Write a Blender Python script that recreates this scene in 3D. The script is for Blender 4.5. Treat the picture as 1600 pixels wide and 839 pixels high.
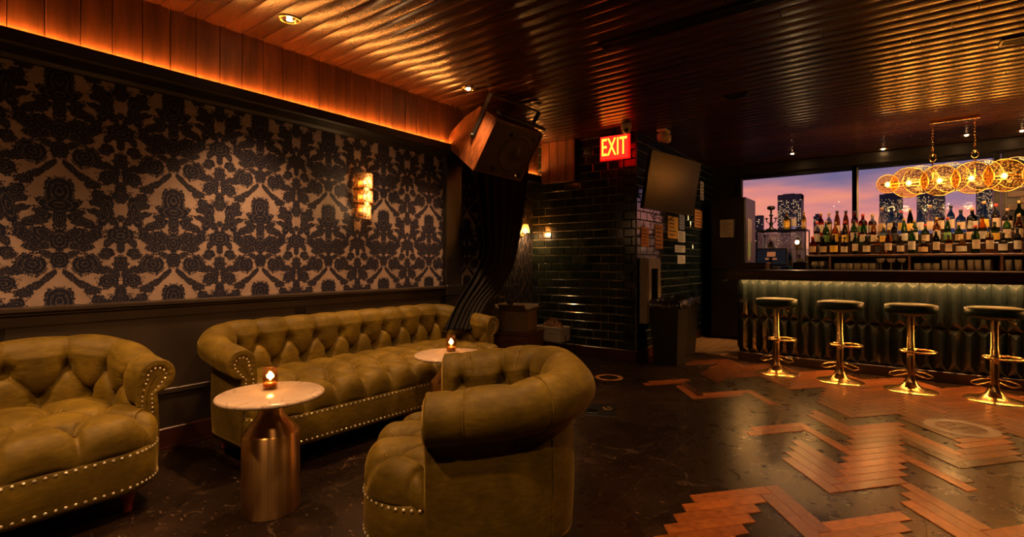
import bpy, bmesh, math, random
import numpy as np
from mathutils import Matrix, Vector, Euler
random.seed(7)
rng = np.random.default_rng(7)
PI = math.pi
for o in list(bpy.data.objects):
    bpy.data.objects.remove(o, do_unlink=True)
scene = bpy.context.scene
C = scene.collection

# ------------------------------------------------------------------ camera
CAMX, CAMH, YAW = 3.52, 1.12, math.atan2(605, 800)
cam_data = bpy.data.cameras.new('camera')
cam_data.sensor_width = 36.0
cam_data.lens = 18.0
cam_data.shift_y = -9.5 / 1600
cam_data.clip_start = 0.05
cam_data.clip_end = 2000
cam = bpy.data.objects.new('camera', cam_data)
C.objects.link(cam)
cam.location = (CAMX, 0, CAMH)
cam.rotation_euler = (PI / 2, 0, YAW)
scene.camera = cam

# ------------------------------------------------------------------ exposure, world
vs = scene.view_settings
vs.view_transform = 'Standard'
vs.look = 'None'
vs.exposure = 1.1
vs.gamma = 1.0
vs.use_curve_mapping = False

WARM = (1.0, 0.50, 0.17)
LED_WALL = 100.0        # strip that washes the wooden frieze
LED_BAR = 150.0         # strip under the bar counter
SPOT_W = 52.0          # recessed ceiling lights
SKY = 0.42

world = bpy.data.worlds.new('dusk_sky')
scene.world = world
world.use_nodes = True
nt = world.node_tree
nt.nodes.clear()
def wn(t, **k):
    n = nt.nodes.new(t)
    for a, b in k.items():
        setattr(n, a, b)
    return n
tc = wn('ShaderNodeTexCoord')
sx = wn('ShaderNodeSeparateXYZ')
nt.links.new(tc.outputs['Generated'], sx.inputs[0])
ramp = wn('ShaderNodeValToRGB')
els = ramp.color_ramp.elements
els[0].position = 0.0; els[0].color = (0.03, 0.03, 0.05, 1)
els[1].position = 1.0; els[1].color = (0.05, 0.07, 0.16, 1)
for p, c in [(0.48, (0.05, 0.045, 0.07, 1)), (0.505, (1.25, 0.45, 0.22, 1)), (0.535, (1.05, 0.34, 0.27, 1)),
             (0.565, (0.45, 0.24, 0.34, 1)), (0.60, (0.20, 0.17, 0.34, 1)), (0.72, (0.09, 0.10, 0.24, 1))]:
    e = els.new(p); e.color = c
mz = wn('ShaderNodeMath', operation='MULTIPLY_ADD')
nt.links.new(sx.outputs['Z'], mz.inputs[0]); mz.inputs[1].default_value = 0.5; mz.inputs[2].default_value = 0.5
mp = wn('ShaderNodeMapping'); mp.inputs['Scale'].default_value = (3, 3, 14)
nt.links.new(tc.outputs['Generated'], mp.inputs[0])
nz = wn('ShaderNodeTexNoise'); nz.inputs['Scale'].default_value = 1.6; nz.inputs['Detail'].default_value = 6
nt.links.new(mp.outputs[0], nz.inputs['Vector'])
nm = wn('ShaderNodeMath', operation='MULTIPLY_ADD')
nt.links.new(nz.outputs['Fac'], nm.inputs[0]); nm.inputs[1].default_value = 0.17; nm.inputs[2].default_value = -0.09
ad = wn('ShaderNodeMath', operation='ADD')
nt.links.new(mz.outputs[0], ad.inputs[0]); nt.links.new(nm.outputs[0], ad.inputs[1])
nt.links.new(ad.outputs[0], ramp.inputs[0])
bg = wn('ShaderNodeBackground'); bg.inputs['Strength'].default_value = SKY
nt.links.new(ramp.outputs[0], bg.inputs[0])
wo = wn('ShaderNodeOutputWorld')
nt.links.new(bg.outputs[0], wo.inputs[0])

# ------------------------------------------------------------------ pixel helpers (1600 x 839 frame)
_s, _c = math.sin(YAW), math.cos(YAW)
def ray(u, v):
    a, b = (u - 800) / 800, (v - 410) / 800
    return (-_s + _c * a, _c + _s * a, -b)
def pz(u, v, z=0.0):
    r = ray(u, v); t = (z - CAMH) / r[2]
    return (CAMX + r[0] * t, r[1] * t, z)
def px(u, v, x):
    r = ray(u, v); t = (x - CAMX) / r[0]
    return (x, r[1] * t, CAMH + r[2] * t)
def py(u, v, y):
    r = ray(u, v); t = y / r[1]
    return (CAMX + r[0] * t, y, CAMH + r[2] * t)

# ------------------------------------------------------------------ materials
class NT:
    def __init__(self, name):
        self.m = bpy.data.materials.new(name)
        self.m.use_nodes = True
        self.t = self.m.node_tree
        self.p = self.t.nodes['Principled BSDF']
        self.out = self.t.nodes['Material Output']
    def n(self, typ, ins=None, **k):
        nd = self.t.nodes.new(typ)
        for a, b in k.items():
            setattr(nd, a, b)
        for key, val in (ins or {}).items():
            self.s(nd.inputs[key], val)
        return nd
    def s(self, sock, val):
        if hasattr(val, 'is_output') or isinstance(val, bpy.types.NodeSocket):
            self.t.links.new(val, sock)
        else:
            sock.default_value = val
    def math(self, op, a, b=0.0, c=0.0):
        nd = self.n('ShaderNodeMath', operation=op)
        self.s(nd.inputs[0], a); self.s(nd.inputs[1], b); self.s(nd.inputs[2], c)
        return nd.outputs[0]
    def mix(self, f, a, b):
        nd = self.n('ShaderNodeMix', data_type='RGBA')
        self.s(nd.inputs[0], f); self.s(nd.inputs[6], a); self.s(nd.inputs[7], b)
        return nd.outputs[2]
    def obj(self):
        return self.n('ShaderNodeTexCoord').outputs['Object']
    def mapped(self, scale=(1, 1, 1), rot=(0, 0, 0), src=None):
        nd = self.n('ShaderNodeMapping')
        self.s(nd.inputs['Vector'], src or self.obj())
        nd.inputs['Scale'].default_value = scale
        nd.inputs['Rotation'].default_value = rot
        return nd.outputs[0]
    def noise(self, vec, scale=5, detail=4, rough=0.5):
        nd = self.n('ShaderNodeTexNoise')
        self.s(nd.inputs['Vector'], vec)
        nd.inputs['Scale'].default_value = scale
        nd.inputs['Detail'].default_value = detail
        nd.inputs['Roughness'].default_value = rough
        return nd.outputs['Fac']
    def ramp(self, f, stops):
        nd = self.n('ShaderNodeValToRGB')
        self.s(nd.inputs[0], f)
        e = nd.color_ramp.elements
        e[0].position, e[0].color = stops[0][0], (*stops[0][1], 1)
        e[1].position, e[1].color = stops[-1][0], (*stops[-1][1], 1)
        for p, c in stops[1:-1]:
            q = e.new(p); q.color = (*c, 1)
        return nd.outputs[0]
    def bump(self, h, strength=0.3, dist=0.01):
        nd = self.n('ShaderNodeBump')
        self.s(nd.inputs['Height'], h)
        nd.inputs['Strength'].default_value = strength
        nd.inputs['Distance'].default_value = dist
        self.t.links.new(nd.outputs[0], self.p.inputs['Normal'])
    def set(self, **k):
        for a, b in k.items():
            key = {'color': 'Base Color', 'rough': 'Roughness', 'metal': 'Metallic', 'ecol': 'Emission Color',
                   'estr': 'Emission Strength', 'trans': 'Transmission Weight', 'ior': 'IOR', 'coat': 'Coat Weight',
                   'croug': 'Coat Roughness', 'sheen': 'Sheen Weight', 'srough': 'Sheen Roughness', 'stint': 'Sheen Tint',
                   'spec': 'Specular IOR Level', 'aniso': 'Anisotropic', 'alpha': 'Alpha'}[a]
            if isinstance(b, tuple) and len(b) == 3:
                b = (*b, 1)
            self.s(self.p.inputs[key], b)
        return self

MAT = {}
def plain(name, color, rough=0.5, metal=0.0, var=0.25, scale=8.0, bump=0.0, **k):
    w = NT(name)
    f = w.noise(w.obj(), scale, 5)
    dark = tuple(c * (1 - var) for c in color); light = tuple(min(1, c * (1 + var)) for c in color)
    w.set(color=w.ramp(f, [(0.3, dark), (0.7, light)]), rough=rough, metal=metal, **k)
    if bump:
        w.bump(w.noise(w.obj(), scale * 8, 3), bump, 0.004)
    MAT[name] = w.m
    return w.m
def emit(name, color, strength):
    w = NT(name)
    w.set(color=color, rough=0.4, ecol=color, estr=strength)
    MAT[name] = w.m
    return w.m
def woodmat(name, c1, c2, rough=0.4, scale=(1.5, 14, 14), rnd=0.35, bump=0.15, **k):
    w = NT(name)
    oi = w.n('ShaderNodeObjectInfo')
    off = w.n('ShaderNodeVectorMath', operation='MULTIPLY_ADD')
    w.s(off.inputs[0], oi.outputs['Random']); off.inputs[1].default_value = (37, 17, 29)
    w.s(off.inputs[2], w.mapped(scale))
    grain = w.noise(off.outputs[0], 2.2, 7, 0.62)
    col = w.ramp(grain, [(0.30, c1), (0.52, tuple((a + b) / 2 for a, b in zip(c1, c2))), (0.72, c2)])
    hsv = w.n('ShaderNodeHueSaturation')
    w.s(hsv.inputs['Color'], col)
    w.s(hsv.inputs['Value'], w.math('MULTIPLY_ADD', oi.outputs['Random'], 2 * rnd, 1 - rnd))
    w.set(color=hsv.outputs[0], rough=rough, **k)
    if bump:
        w.bump(grain, bump, 0.004)
    MAT[name] = w.m
    return w.m

# velvet
def velvet(name, base, sheen_col):
    w = NT(name)
    f = w.noise(w.obj(), 5.0, 6, 0.6)
    f2 = w.noise(w.mapped((1, 1, 3)), 26, 4, 0.6)
    ff = w.math('MULTIPLY_ADD', f2, 0.35, w.math('MULTIPLY', f, 0.65))
    w.set(color=w.ramp(ff, [(0.32, tuple(c * 0.48 for c in base)), (0.50, base), (0.68, tuple(c * 1.75 for c in base))]),
          rough=0.55, sheen=0.30, srough=0.30, stint=sheen_col, spec=0.22)
    w.bump(w.noise(w.obj(), 240, 2), 0.12, 0.002)
    MAT[name] = w.m
velvet('velvet', (0.116, 0.078, 0.0074), (0.70, 0.50, 0.13))
velvet('leather_green', (0.05, 0.075, 0.02), (0.5, 0.5, 0.2))
# leather seat pads: smoother
plain('seat_top', (0.050, 0.082, 0.016), 0.6, var=0.2, scale=14, spec=0.12)
plain('seat_side', (0.010, 0.032, 0.014), 0.35, var=0.2, scale=14, spec=0.25)
plain('nail_brass', (0.95, 0.85, 0.62), 0.25, 0.55, var=0.05)
w = NT('brass')
g = w.noise(w.mapped((60, 60, 0.4)), 3, 3)
w.set(color=w.ramp(g, [(0.3, (0.52, 0.32, 0.11)), (0.7, (0.76, 0.50, 0.20))]), metal=1.0,
      rough=w.math('MULTIPLY_ADD', g, 0.12, 0.16))
MAT['brass'] = w.m
w = NT('brushed_brass')
g = w.noise(w.mapped((90, 90, 0.25)), 3, 5)
w.set(color=w.ramp(g, [(0.3, (0.58, 0.36, 0.13)), (0.7, (0.80, 0.53, 0.22))]), metal=1.0,
      rough=w.math('MULTIPLY_ADD', g, 0.14, 0.26), aniso=0.85)
tg_ = w.n('ShaderNodeTangent', direction_type='RADIAL', axis='Z'); w.s(w.p.inputs['Tangent'], tg_.outputs[0]); w.s(w.p.inputs['Anisotropic Rotation'], 0.25)
w.bump(g, 0.06, 0.001)
MAT['brushed_brass'] = w.m
woodmat('mahogany', (0.20, 0.028, 0.012), (0.40, 0.06, 0.026), 0.28, (12, 12, 2), 0.1)
woodmat('ceiling_wood', (0.024, 0.0075, 0.0026), (0.075, 0.0225, 0.0072), 0.25, (0.7, 40, 6), 0.30, 0.02, spec=0.33)
woodmat('frieze_wood', (0.075, 0.024, 0.008), (0.23, 0.078, 0.026), 0.48, (12, 9, 1.3), 0.18, 0.2)
woodmat('speaker_wood', (0.03, 0.009, 0.003), (0.20, 0.064, 0.019), 0.38, (3, 16, 5), 0.05, 0.1)
woodmat('dark_wood', (0.020, 0.010, 0.006), (0.062, 0.028, 0.014), 0.32, (2, 10, 10), 0.1, 0.08)
woodmat('shelf_wood', (0.05, 0.018, 0.008), (0.13, 0.05, 0.02), 0.42, (2, 10, 10), 0.1, 0.08)
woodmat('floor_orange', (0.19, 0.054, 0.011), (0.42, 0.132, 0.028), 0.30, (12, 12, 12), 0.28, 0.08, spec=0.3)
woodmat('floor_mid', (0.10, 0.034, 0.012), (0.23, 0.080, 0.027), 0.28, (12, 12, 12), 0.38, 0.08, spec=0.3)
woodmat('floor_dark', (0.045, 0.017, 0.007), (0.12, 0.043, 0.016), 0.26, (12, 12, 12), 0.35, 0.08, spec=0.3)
woodmat('floor_red', (0.13, 0.040, 0.018), (0.25, 0.085, 0.042), 0.30, (12, 12, 12), 0.14, 0.08, spec=0.3)
woodmat('light_plank', (0.22, 0.125, 0.05), (0.42, 0.25, 0.10), 0.4, (2, 14, 14), 0.15, 0.08)
plain('black_paint', (0.013, 0.010, 0.008), 0.38, var=0.4, scale=4)
plain('panel_brown', (0.030, 0.021, 0.015), 0.42, var=0.3, scale=3)
plain('black_metal', (0.012, 0.012, 0.012), 0.35, 0.4)
plain('black_plastic', (0.006, 0.006, 0.0065), 0.38)
plain('black_cloth', (0.0060, 0.0042, 0.0038), 0.8, var=0.3, scale=20, spec=0.2)
plain('speaker_grille', (0.05, 0.03, 0.018), 0.6, var=0.3, scale=60)
plain('speaker_cone', (0.055, 0.036, 0.022), 0.5)
plain('white_plastic', (0.62, 0.56, 0.46), 0.45, var=0.08)
plain('cream_paper', (0.50, 0.39, 0.25), 0.8, var=0.1)
plain('white_paper', (0.62, 0.60, 0.58), 0.8, var=0.08)
plain('yellow_paper', (0.72, 0.42, 0.06), 0.8, var=0.12)
plain('orange_paper', (0.60, 0.28, 0.08), 0.8, var=0.12)
plain('blue_paper', (0.30, 0.34, 0.50), 0.8, var=0.1)
plain('print_ink', (0.06, 0.045, 0.035), 0.8)
plain('frame_grey', (0.24, 0.205, 0.155), 0.45, var=0.12)
plain('extinguisher_red', (0.70, 0.035, 0.02), 0.3)
plain('cardboard', (0.13, 0.078, 0.030), 0.75, var=0.2)
plain('brown_paper', (0.24, 0.13, 0.06), 0.8, var=0.3)
plain('grout', (0.32, 0.25, 0.13), 0.75, var=0.3, scale=12)
plain('floor_grout', (0.085, 0.052, 0.030), 0.7, var=0.3, scale=12)
plain('grout_teal', (0.28, 0.27, 0.16), 0.75, var=0.3, scale=12)
plain('marking_lilac', (0.24, 0.17, 0.155), 0.45, var=0.12)
plain('marking_orange', (0.42, 0.20, 0.075), 0.45, var=0.2)
plain('baseboard_red', (0.050, 0.016, 0.008), 0.3, var=0.3)
plain('chrome', (0.7, 0.7, 0.7), 0.15, 1.0, var=0.05)
plain('wax', (0.35, 0.13, 0.03), 0.4, trans=0.3)
plain('building_blue', (0.030, 0.042, 0.075), 0.5, var=0.15, scale=0.05)
plain('building_grey', (0.055, 0.055, 0.075), 0.5, var=0.15, scale=0.05)
plain('tv_bezel', (0.008, 0.008, 0.008), 0.25)
plain('tv_screen', (0.010, 0.009, 0.010), 0.30, var=0.05, spec=0.22)
emit('led_wall', (1.0, 0.34, 0.06), LED_WALL)
emit('led_bar', (1.0, 0.43, 0.11), LED_BAR)
emit('bulb', (1.0, 0.54, 0.19), 28.0)
emit('sconce_bulb', (1.0, 0.54, 0.19), 7.0)
emit('downlight', (1.0, 0.55, 0.22), 40.0)
emit('flame', (1.0, 0.45, 0.10), 45.0)
emit('exit_letters', (1.0, 0.36, 0.02), 2.2)
emit('exit_red', (1.0, 0.012, 0.006), 1.3)
emit('pos_glow', (0.03, 0.05, 0.09), 0.05)
emit('pos_logo', (1.0, 0.35, 0.12), 0.12)
emit('lit_window', (1.0, 0.62, 0.28), 0.75)

# tiles
def tilemat(name, a, b, rough):
    w = NT(name)
    oi = w.n('ShaderNodeObjectInfo')
    w.set(color=w.mix(oi.outputs['Random'], (*a, 1), (*b, 1)), rough=rough, coat=0.6, croug=0.03, spec=0.7)
    w.bump(w.noise(w.obj(), 14, 2), 0.05, 0.006)
    MAT[name] = w.m
tilemat('tile_green', (0.006, 0.009, 0.005), (0.018, 0.022, 0.011), 0.15)
tilemat('tile_teal', (0.006, 0.013, 0.017), (0.014, 0.026, 0.032), 0.09)
tilemat('bar_tile', (0.0045, 0.0080, 0.0095), (0.009, 0.0135, 0.015), 0.17)

# stone floor
w = NT('stone_floor')
geo_ = w.n('ShaderNodeNewGeometry'); o_ = geo_.outputs['Position']
n1 = w.noise(o_, 1.1, 8, 0.62)
n2 = w.noise(o_, 9, 8, 0.7)
base = w.ramp(n1, [(0.30, (0.006, 0.0035, 0.002)), (0.50, (0.015, 0.0088, 0.0052)), (0.72, (0.034, 0.020, 0.012))])
spk = w.ramp(n2, [(0.56, (0, 0, 0)), (0.74, (1, 1, 1))])
warp = w.n('ShaderNodeVectorMath', operation='MULTIPLY_ADD')
nzc = w.n('ShaderNodeTexNoise'); w.s(nzc.inputs['Vector'], o_); nzc.inputs['Scale'].default_value = 2.5; nzc.inputs['Detail'].default_value = 5
w.s(warp.inputs[0], nzc.outputs['Color']); warp.inputs[1].default_value = (0.5, 0.5, 0.5); w.s(warp.inputs[2], o_)
vor = w.n('ShaderNodeTexVoronoi', feature='DISTANCE_TO_EDGE'); w.s(vor.inputs['Vector'], warp.outputs[0]); vor.inputs['Scale'].default_value = 1.3
vein = w.math('MULTIPLY', w.math('LESS_THAN', vor.outputs[0], 0.005), w.math('GREATER_THAN', n2, 0.50))
c1 = w.mix(w.math('MULTIPLY', spk, 0.45), base, (0.085, 0.052, 0.030, 1))
n3 = w.noise(w.mapped((14, 34, 14), (0, 0, .6), o_), 2.0, 3, 0.55)
fleck = w.ramp(n3, [(0.63, (0, 0, 0)), (0.70, (1, 1, 1))])
c1 = w.mix(w.math('MULTIPLY', fleck, w.math('MULTIPLY_ADD', n1, 2.2, -0.50)), c1, (0.230, 0.140, 0.080, 1))
c2 = w.mix(w.math('MULTIPLY', vein, 0.30), c1, (0.17, 0.11, 0.07, 1))
w.set(color=c2, rough=w.math('MULTIPLY_ADD', n2, 0.24, 0.17), spec=0.20)
w.bump(n2, 0.03, 0.003)
MAT['stone_floor'] = w.m

# marble
w = NT('marble')
o_ = w.obj()
n1 = w.noise(o_, 3.0, 6, 0.6)
wp = w.n('ShaderNodeVectorMath', operation='MULTIPLY_ADD')
nzc = w.n('ShaderNodeTexNoise'); w.s(nzc.inputs['Vector'], o_); nzc.inputs['Scale'].default_value = 5; nzc.inputs['Detail'].default_value = 5
w.s(wp.inputs[0], nzc.outputs['Color']); wp.inputs[1].default_value = (0.35, 0.35, 0.35); w.s(wp.inputs[2], o_)
wv = w.n('ShaderNodeTexVoronoi', feature='DISTANCE_TO_EDGE'); w.s(wv.inputs['Vector'], wp.outputs[0]); wv.inputs['Scale'].default_value = 5.5
vn = w.math('MULTIPLY', w.math('LESS_THAN', wv.outputs[0], 0.030), w.math('GREATER_THAN', n1, 0.47))
w.set(color=w.mix(w.math('MULTIPLY', vn, 0.40), w.ramp(n1, [(0.3, (0.40, 0.30, 0.22)), (0.7, (0.58, 0.46, 0.35))]), (0.17, 0.085, 0.05, 1)), rough=0.22)
MAT['marble'] = w.m

# damask wallpaper: mirrored repeat of petals, all in nodes
def wallpaper(name, ground, motif, line, y0, z0, wu, wv_):
    w = NT(name)
    sp = w.n('ShaderNodeSeparateXYZ'); w.s(sp.inputs[0], w.obj())
    U = w.math('DIVIDE', w.math('SUBTRACT', sp.outputs['Y'], y0), wu)
    V = w.math('DIVIDE', w.math('SUBTRACT', sp.outputs['Z'], z0), wv_)
    fu = w.math('ABSOLUTE', w.math('SUBTRACT', w.math('FRACT', U), 0.5))
    fv = w.math('FRACT', V)
    cb = w.n('ShaderNodeCombineXYZ'); w.s(cb.inputs[0], fu); w.s(cb.inputs[1], fv)
    uv = cb.outputs[0]
    # petals: (u, v, ru, rv, rotation) ; u = 0 is the motif axis, 0.5 the edge axis
    P = [(0.0, .86, .10, .125, 0), (0.0, .74, .155, .08, 0), (.13, .66, .06, .045, .5), (.17, .60, .12, .045, -.42), (0.0, .62, .05, .10, 0),
         (.10, .47, .11, .05, .45), (.23, .45, .12, .045, .35), (.29, .52, .08, .035, .9), (0.0, .42, .075, .10, 0), (.17, .36, .10, .035, -.15),
         (0.0, .24, .07, .075, 0), (.20, .20, .105, .085, .25), (.31, .15, .06, .04, -.4), (.10, .29, .06, .03, .5),
         (.09, .085, .075, .026, -.75), (.19, .005, .075, .03, -.55), (.19, 1.005, .075, .03, -.55), (.26, -.05, .06, .04, -.1), (.26, .95, .06, .04, -.1),
         (.37, .71, .055, .155, -.25), (.32, .84, .075, .05, -.6), (.30, .77, .07, .03, -.35), (.43, .62, .035, .08, .5), (.28, .70, .06, .025, -.2),
         (.5, .85, .075, .055, 0), (.5, .925, .025, .035, 0), (.5, .645, .03, .027, 0), (.5, .48, .125, .085, 0), (.5, .37, .035, .06, 0), (.40, .41, .05, .035, .7),
         (.5, .20, .055, .075, 0), (.40, .035, .092, .062, 0), (.40, 1.035, .092, .062, 0), (.5, .93, .05, .05, 0), (.37, .30, .06, .05, .3), (.40, .14, .05, .03, -.6), (.47, .10, .025, .04, .4)]
    d = None
    for (a, b, ra, rb, rot) in P:
        mpn = w.n('ShaderNodeMapping', vector_type='TEXTURE')
        w.s(mpn.inputs['Vector'], uv)
        mpn.inputs['Location'].default_value = (a, b, 0)
        mpn.inputs['Rotation'].default_value = (0, 0, rot)
        mpn.inputs['Scale'].default_value = (ra * 1.09, rb * 1.09, 1)
        ln = w.n('ShaderNodeVectorMath', operation='LENGTH'); w.s(ln.inputs[0], mpn.outputs[0])
        d = ln.outputs['Value'] if d is None else w.math('MINIMUM', d, ln.outputs['Value'])
    jag = w.math('MULTIPLY_ADD', w.noise(uv, 62, 2, 0.6), 0.42, w.math('MULTIPLY', w.noise(uv, 17, 2, 0.5), 0.58))
    dj = w.math('ADD', d, w.math('MULTIPLY_ADD', jag, 2.6, -1.36))
    mask = w.n('ShaderNodeMapRange'); w.s(mask.inputs[0], dj)
    mask.inputs[1].default_value = 0.97; mask.inputs[2].default_value = 1.07; mask.inputs[3].default_value = 1; mask.inputs[4].default_value = 0
    # pale veins inside the motif
    fine = w.noise(uv, 46, 2, 0.5)
    band = w.math('ABSOLUTE', w.math('SUBTRACT', w.math('FRACT', w.math('MULTIPLY_ADD', d, 2.8, w.math('MULTIPLY', fine, 1.6))), 0.5))
    vein = w.math('MULTIPLY', w.math('LESS_THAN', band, 0.105), w.math('GREATER_THAN', fine, 0.42))
    gr = w.ramp(w.noise(w.obj(), 7, 5), [(0.3, tuple(c * .78 for c in ground)), (0.7, tuple(c * 1.15 for c in ground))])
    mo = w.mix(w.math('MULTIPLY', vein, 0.8), (*motif, 1), (*line, 1))
    w.set(color=w.mix(mask.outputs[0], gr, mo), rough=0.6, spec=0.3)
    MAT[name] = w.m
wallpaper('damask', (0.34, 0.262, 0.235), (0.0055, 0.0080, 0.028), (0.120, 0.105, 0.115), 0.447, 0.995, 0.53, 0.579)
w = NT('leaf_paper')
wv = w.n('ShaderNodeTexVoronoi', feature='DISTANCE_TO_EDGE'); w.s(wv.inputs['Vector'], w.mapped((1, 7, 3.2), (0.5, 0, 0))); wv.inputs['Scale'].default_value = 2.2
ln_ = w.math('LESS_THAN', wv.outputs[0], 0.035)
w.set(color=w.mix(ln_, (0.012, 0.011, 0.014, 1), (0.21, 0.145, 0.11, 1)), rough=0.6)
MAT['leaf_paper'] = w.m

# glasses
def glassmat(name, col, rough=0.03, clear=0.35):
    w = NT(name)
    w.set(color=col, rough=rough, trans=1.0, ior=1.45)
    tr = w.n('ShaderNodeBsdfTransparent'); tr.inputs[0].default_value = (*col, 1)
    mx = w.n('ShaderNodeMixShader'); mx.inputs[0].default_value = clear
    w.t.links.new(w.p.outputs[0], mx.inputs[1]); w.t.links.new(tr.outputs[0], mx.inputs[2])
    w.t.links.new(mx.outputs[0], w.out.inputs[0])
    MAT[name] = w.m
for nm_, col in [('clear', (0.82, 0.84, 0.80)), ('green', (0.07, 0.24, 0.06)), ('amber', (0.55, 0.20, 0.03)), ('dark', (0.05, 0.035, 0.02)),
                 ('red', (0.50, 0.03, 0.02)), ('blue', (0.20, 0.36, 0.52)), ('yellow', (0.80, 0.56, 0.07))]:
    glassmat('glass_' + nm_, col)
glassmat('glass_candle', (0.95, 0.80, 0.58), 0.04, 0.82)
w = NT('glass_ware')
w.set(color=(0.60, 0.52, 0.38), rough=0.08, spec=0.9)
tr = w.n('ShaderNodeBsdfTransparent'); tr.inputs[0].default_value = (0.95, 0.93, 0.88, 1)
lw = w.n('ShaderNodeFresnel'); lw.inputs[0].default_value = 1.5
mx = w.n('ShaderNodeMixShader'); w.s(mx.inputs[0], w.math('MULTIPLY_ADD', lw.outputs[0], 0.7, 0.22))
w.t.links.new(tr.outputs[0], mx.inputs[1]); w.t.links.new(w.p.outputs[0], mx.inputs[2]); w.t.links.new(mx.outputs[0], w.out.inputs[0])
MAT['glass_ware'] = w.m
glassmat('glass_case', (0.62, 0.66, 0.70), 0.02, 0.8)
w = NT('window_glass')
gl = w.n('ShaderNodeBsdfGlossy'); gl.inputs['Roughness'].default_value = 0.02
tr = w.n('ShaderNodeBsdfTransparent'); tr.inputs[0].default_value = (0.93, 0.94, 0.95, 1)
fr = w.n('ShaderNodeFresnel'); fr.inputs[0].default_value = 1.35
mx = w.n('ShaderNodeMixShader'); w.s(mx.inputs[0], fr.outputs[0])
w.t.links.new(tr.outputs[0], mx.inputs[1]); w.t.links.new(gl.outputs[0], mx.inputs[2]); w.t.links.new(mx.outputs[0], w.out.inputs[0])
MAT['window_glass'] = w.m
# rippled amber glass for chandelier discs and sconce rods
def rippled(name, col, a, b):
    w = NT(name)
    vo = w.n('ShaderNodeTexVoronoi'); w.s(vo.inputs['Vector'], w.obj()); vo.inputs['Scale'].default_value = 55
    w.set(color=col, rough=0.12, spec=0.9)
    w.bump(vo.outputs['Distance'], 0.9, 0.01)
    tl = w.n('ShaderNodeBsdfTranslucent'); tl.inputs[0].default_value = (*col, 1)
    tr = w.n('ShaderNodeBsdfTransparent'); tr.inputs[0].default_value = (*[min(1, c * 1.1) for c in col], 1)
    m1 = w.n('ShaderNodeMixShader'); m1.inputs[0].default_value = a
    w.t.links.new(w.p.outputs[0], m1.inputs[1]); w.t.links.new(tl.outputs[0], m1.inputs[2])
    m2 = w.n('ShaderNodeMixShader'); w.s(m2.inputs[0], w.math('MULTIPLY_ADD', vo.outputs['Distance'], 0.8, b))
    w.t.links.new(m1.outputs[0], m2.inputs[1]); w.t.links.new(tr.outputs[0], m2.inputs[2])
    w.t.links.new(m2.outputs[0], w.out.inputs[0])
    MAT[name] = w.m
rippled('disc_glass', (0.92, 0.72, 0.40), 0.12, 0.50)
rippled('rod_glass', (0.80, 0.62, 0.38), 0.22, 0.22)
w = NT('bulb_glass')
w.set(color=(1.0, 0.8, 0.5), rough=0.1, ecol=(1.0, 0.55, 0.2), estr=8.0)
MAT['bulb_glass'] = w.m
w = NT('exit_acrylic')
w.set(color=(0.7, 0.02, 0.02), rough=0.1, trans=0.6, ecol=(1.0, 0.01, 0.005), estr=0.35)
MAT['exit_acrylic'] = w.m

# ------------------------------------------------------------------ object helpers
def link(o, parent=None):
    C.objects.link(o)
    if parent is not None:
        o.parent = parent
    return o
def tag(o, label=None, cat=None, group=None, kind=None):
    if label: o['label'] = label
    if cat: o['category'] = cat
    if group: o['group'] = group
    if kind: o['kind'] = kind
    return o
def thing(name, label, cat, loc=(0, 0, 0), rot=0.0, group=None, kind=None):
    o = bpy.data.objects.new(name, None)
    o.empty_display_size = 0.1
    link(o)
    o.location = loc
    o.rotation_euler = rot if isinstance(rot, (tuple, list)) else (0, 0, rot)
    return tag(o, label, cat, group, kind)
def pyd(name, V, Fc, mat, parent=None, smooth=False, loc=None):
    me = bpy.data.meshes.new(name)
    me.from_pydata([tuple(map(float, v)) for v in V], [], [tuple(int(i) for i in f) for f in Fc])
    if smooth:
        me.polygons.foreach_set('use_smooth', [True] * len(me.polygons))
    me.update()
    if mat:
        me.materials.append(MAT[mat] if isinstance(mat, str) else mat)
    o = bpy.data.objects.new(name, me)
    if loc is not None: o.location = loc
    return link(o, parent)
def inst(name, me, parent=None, loc=(0, 0, 0), rot=(0, 0, 0), scale=(1, 1, 1), mat=None):
    o = bpy.data.objects.new(name, me)
    o.location = loc; o.rotation_euler = rot; o.scale = scale
    link(o, parent)
    if mat:
        o.material_slots[0].link = 'OBJECT'; o.material_slots[0].material = MAT[mat]
    return o

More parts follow.
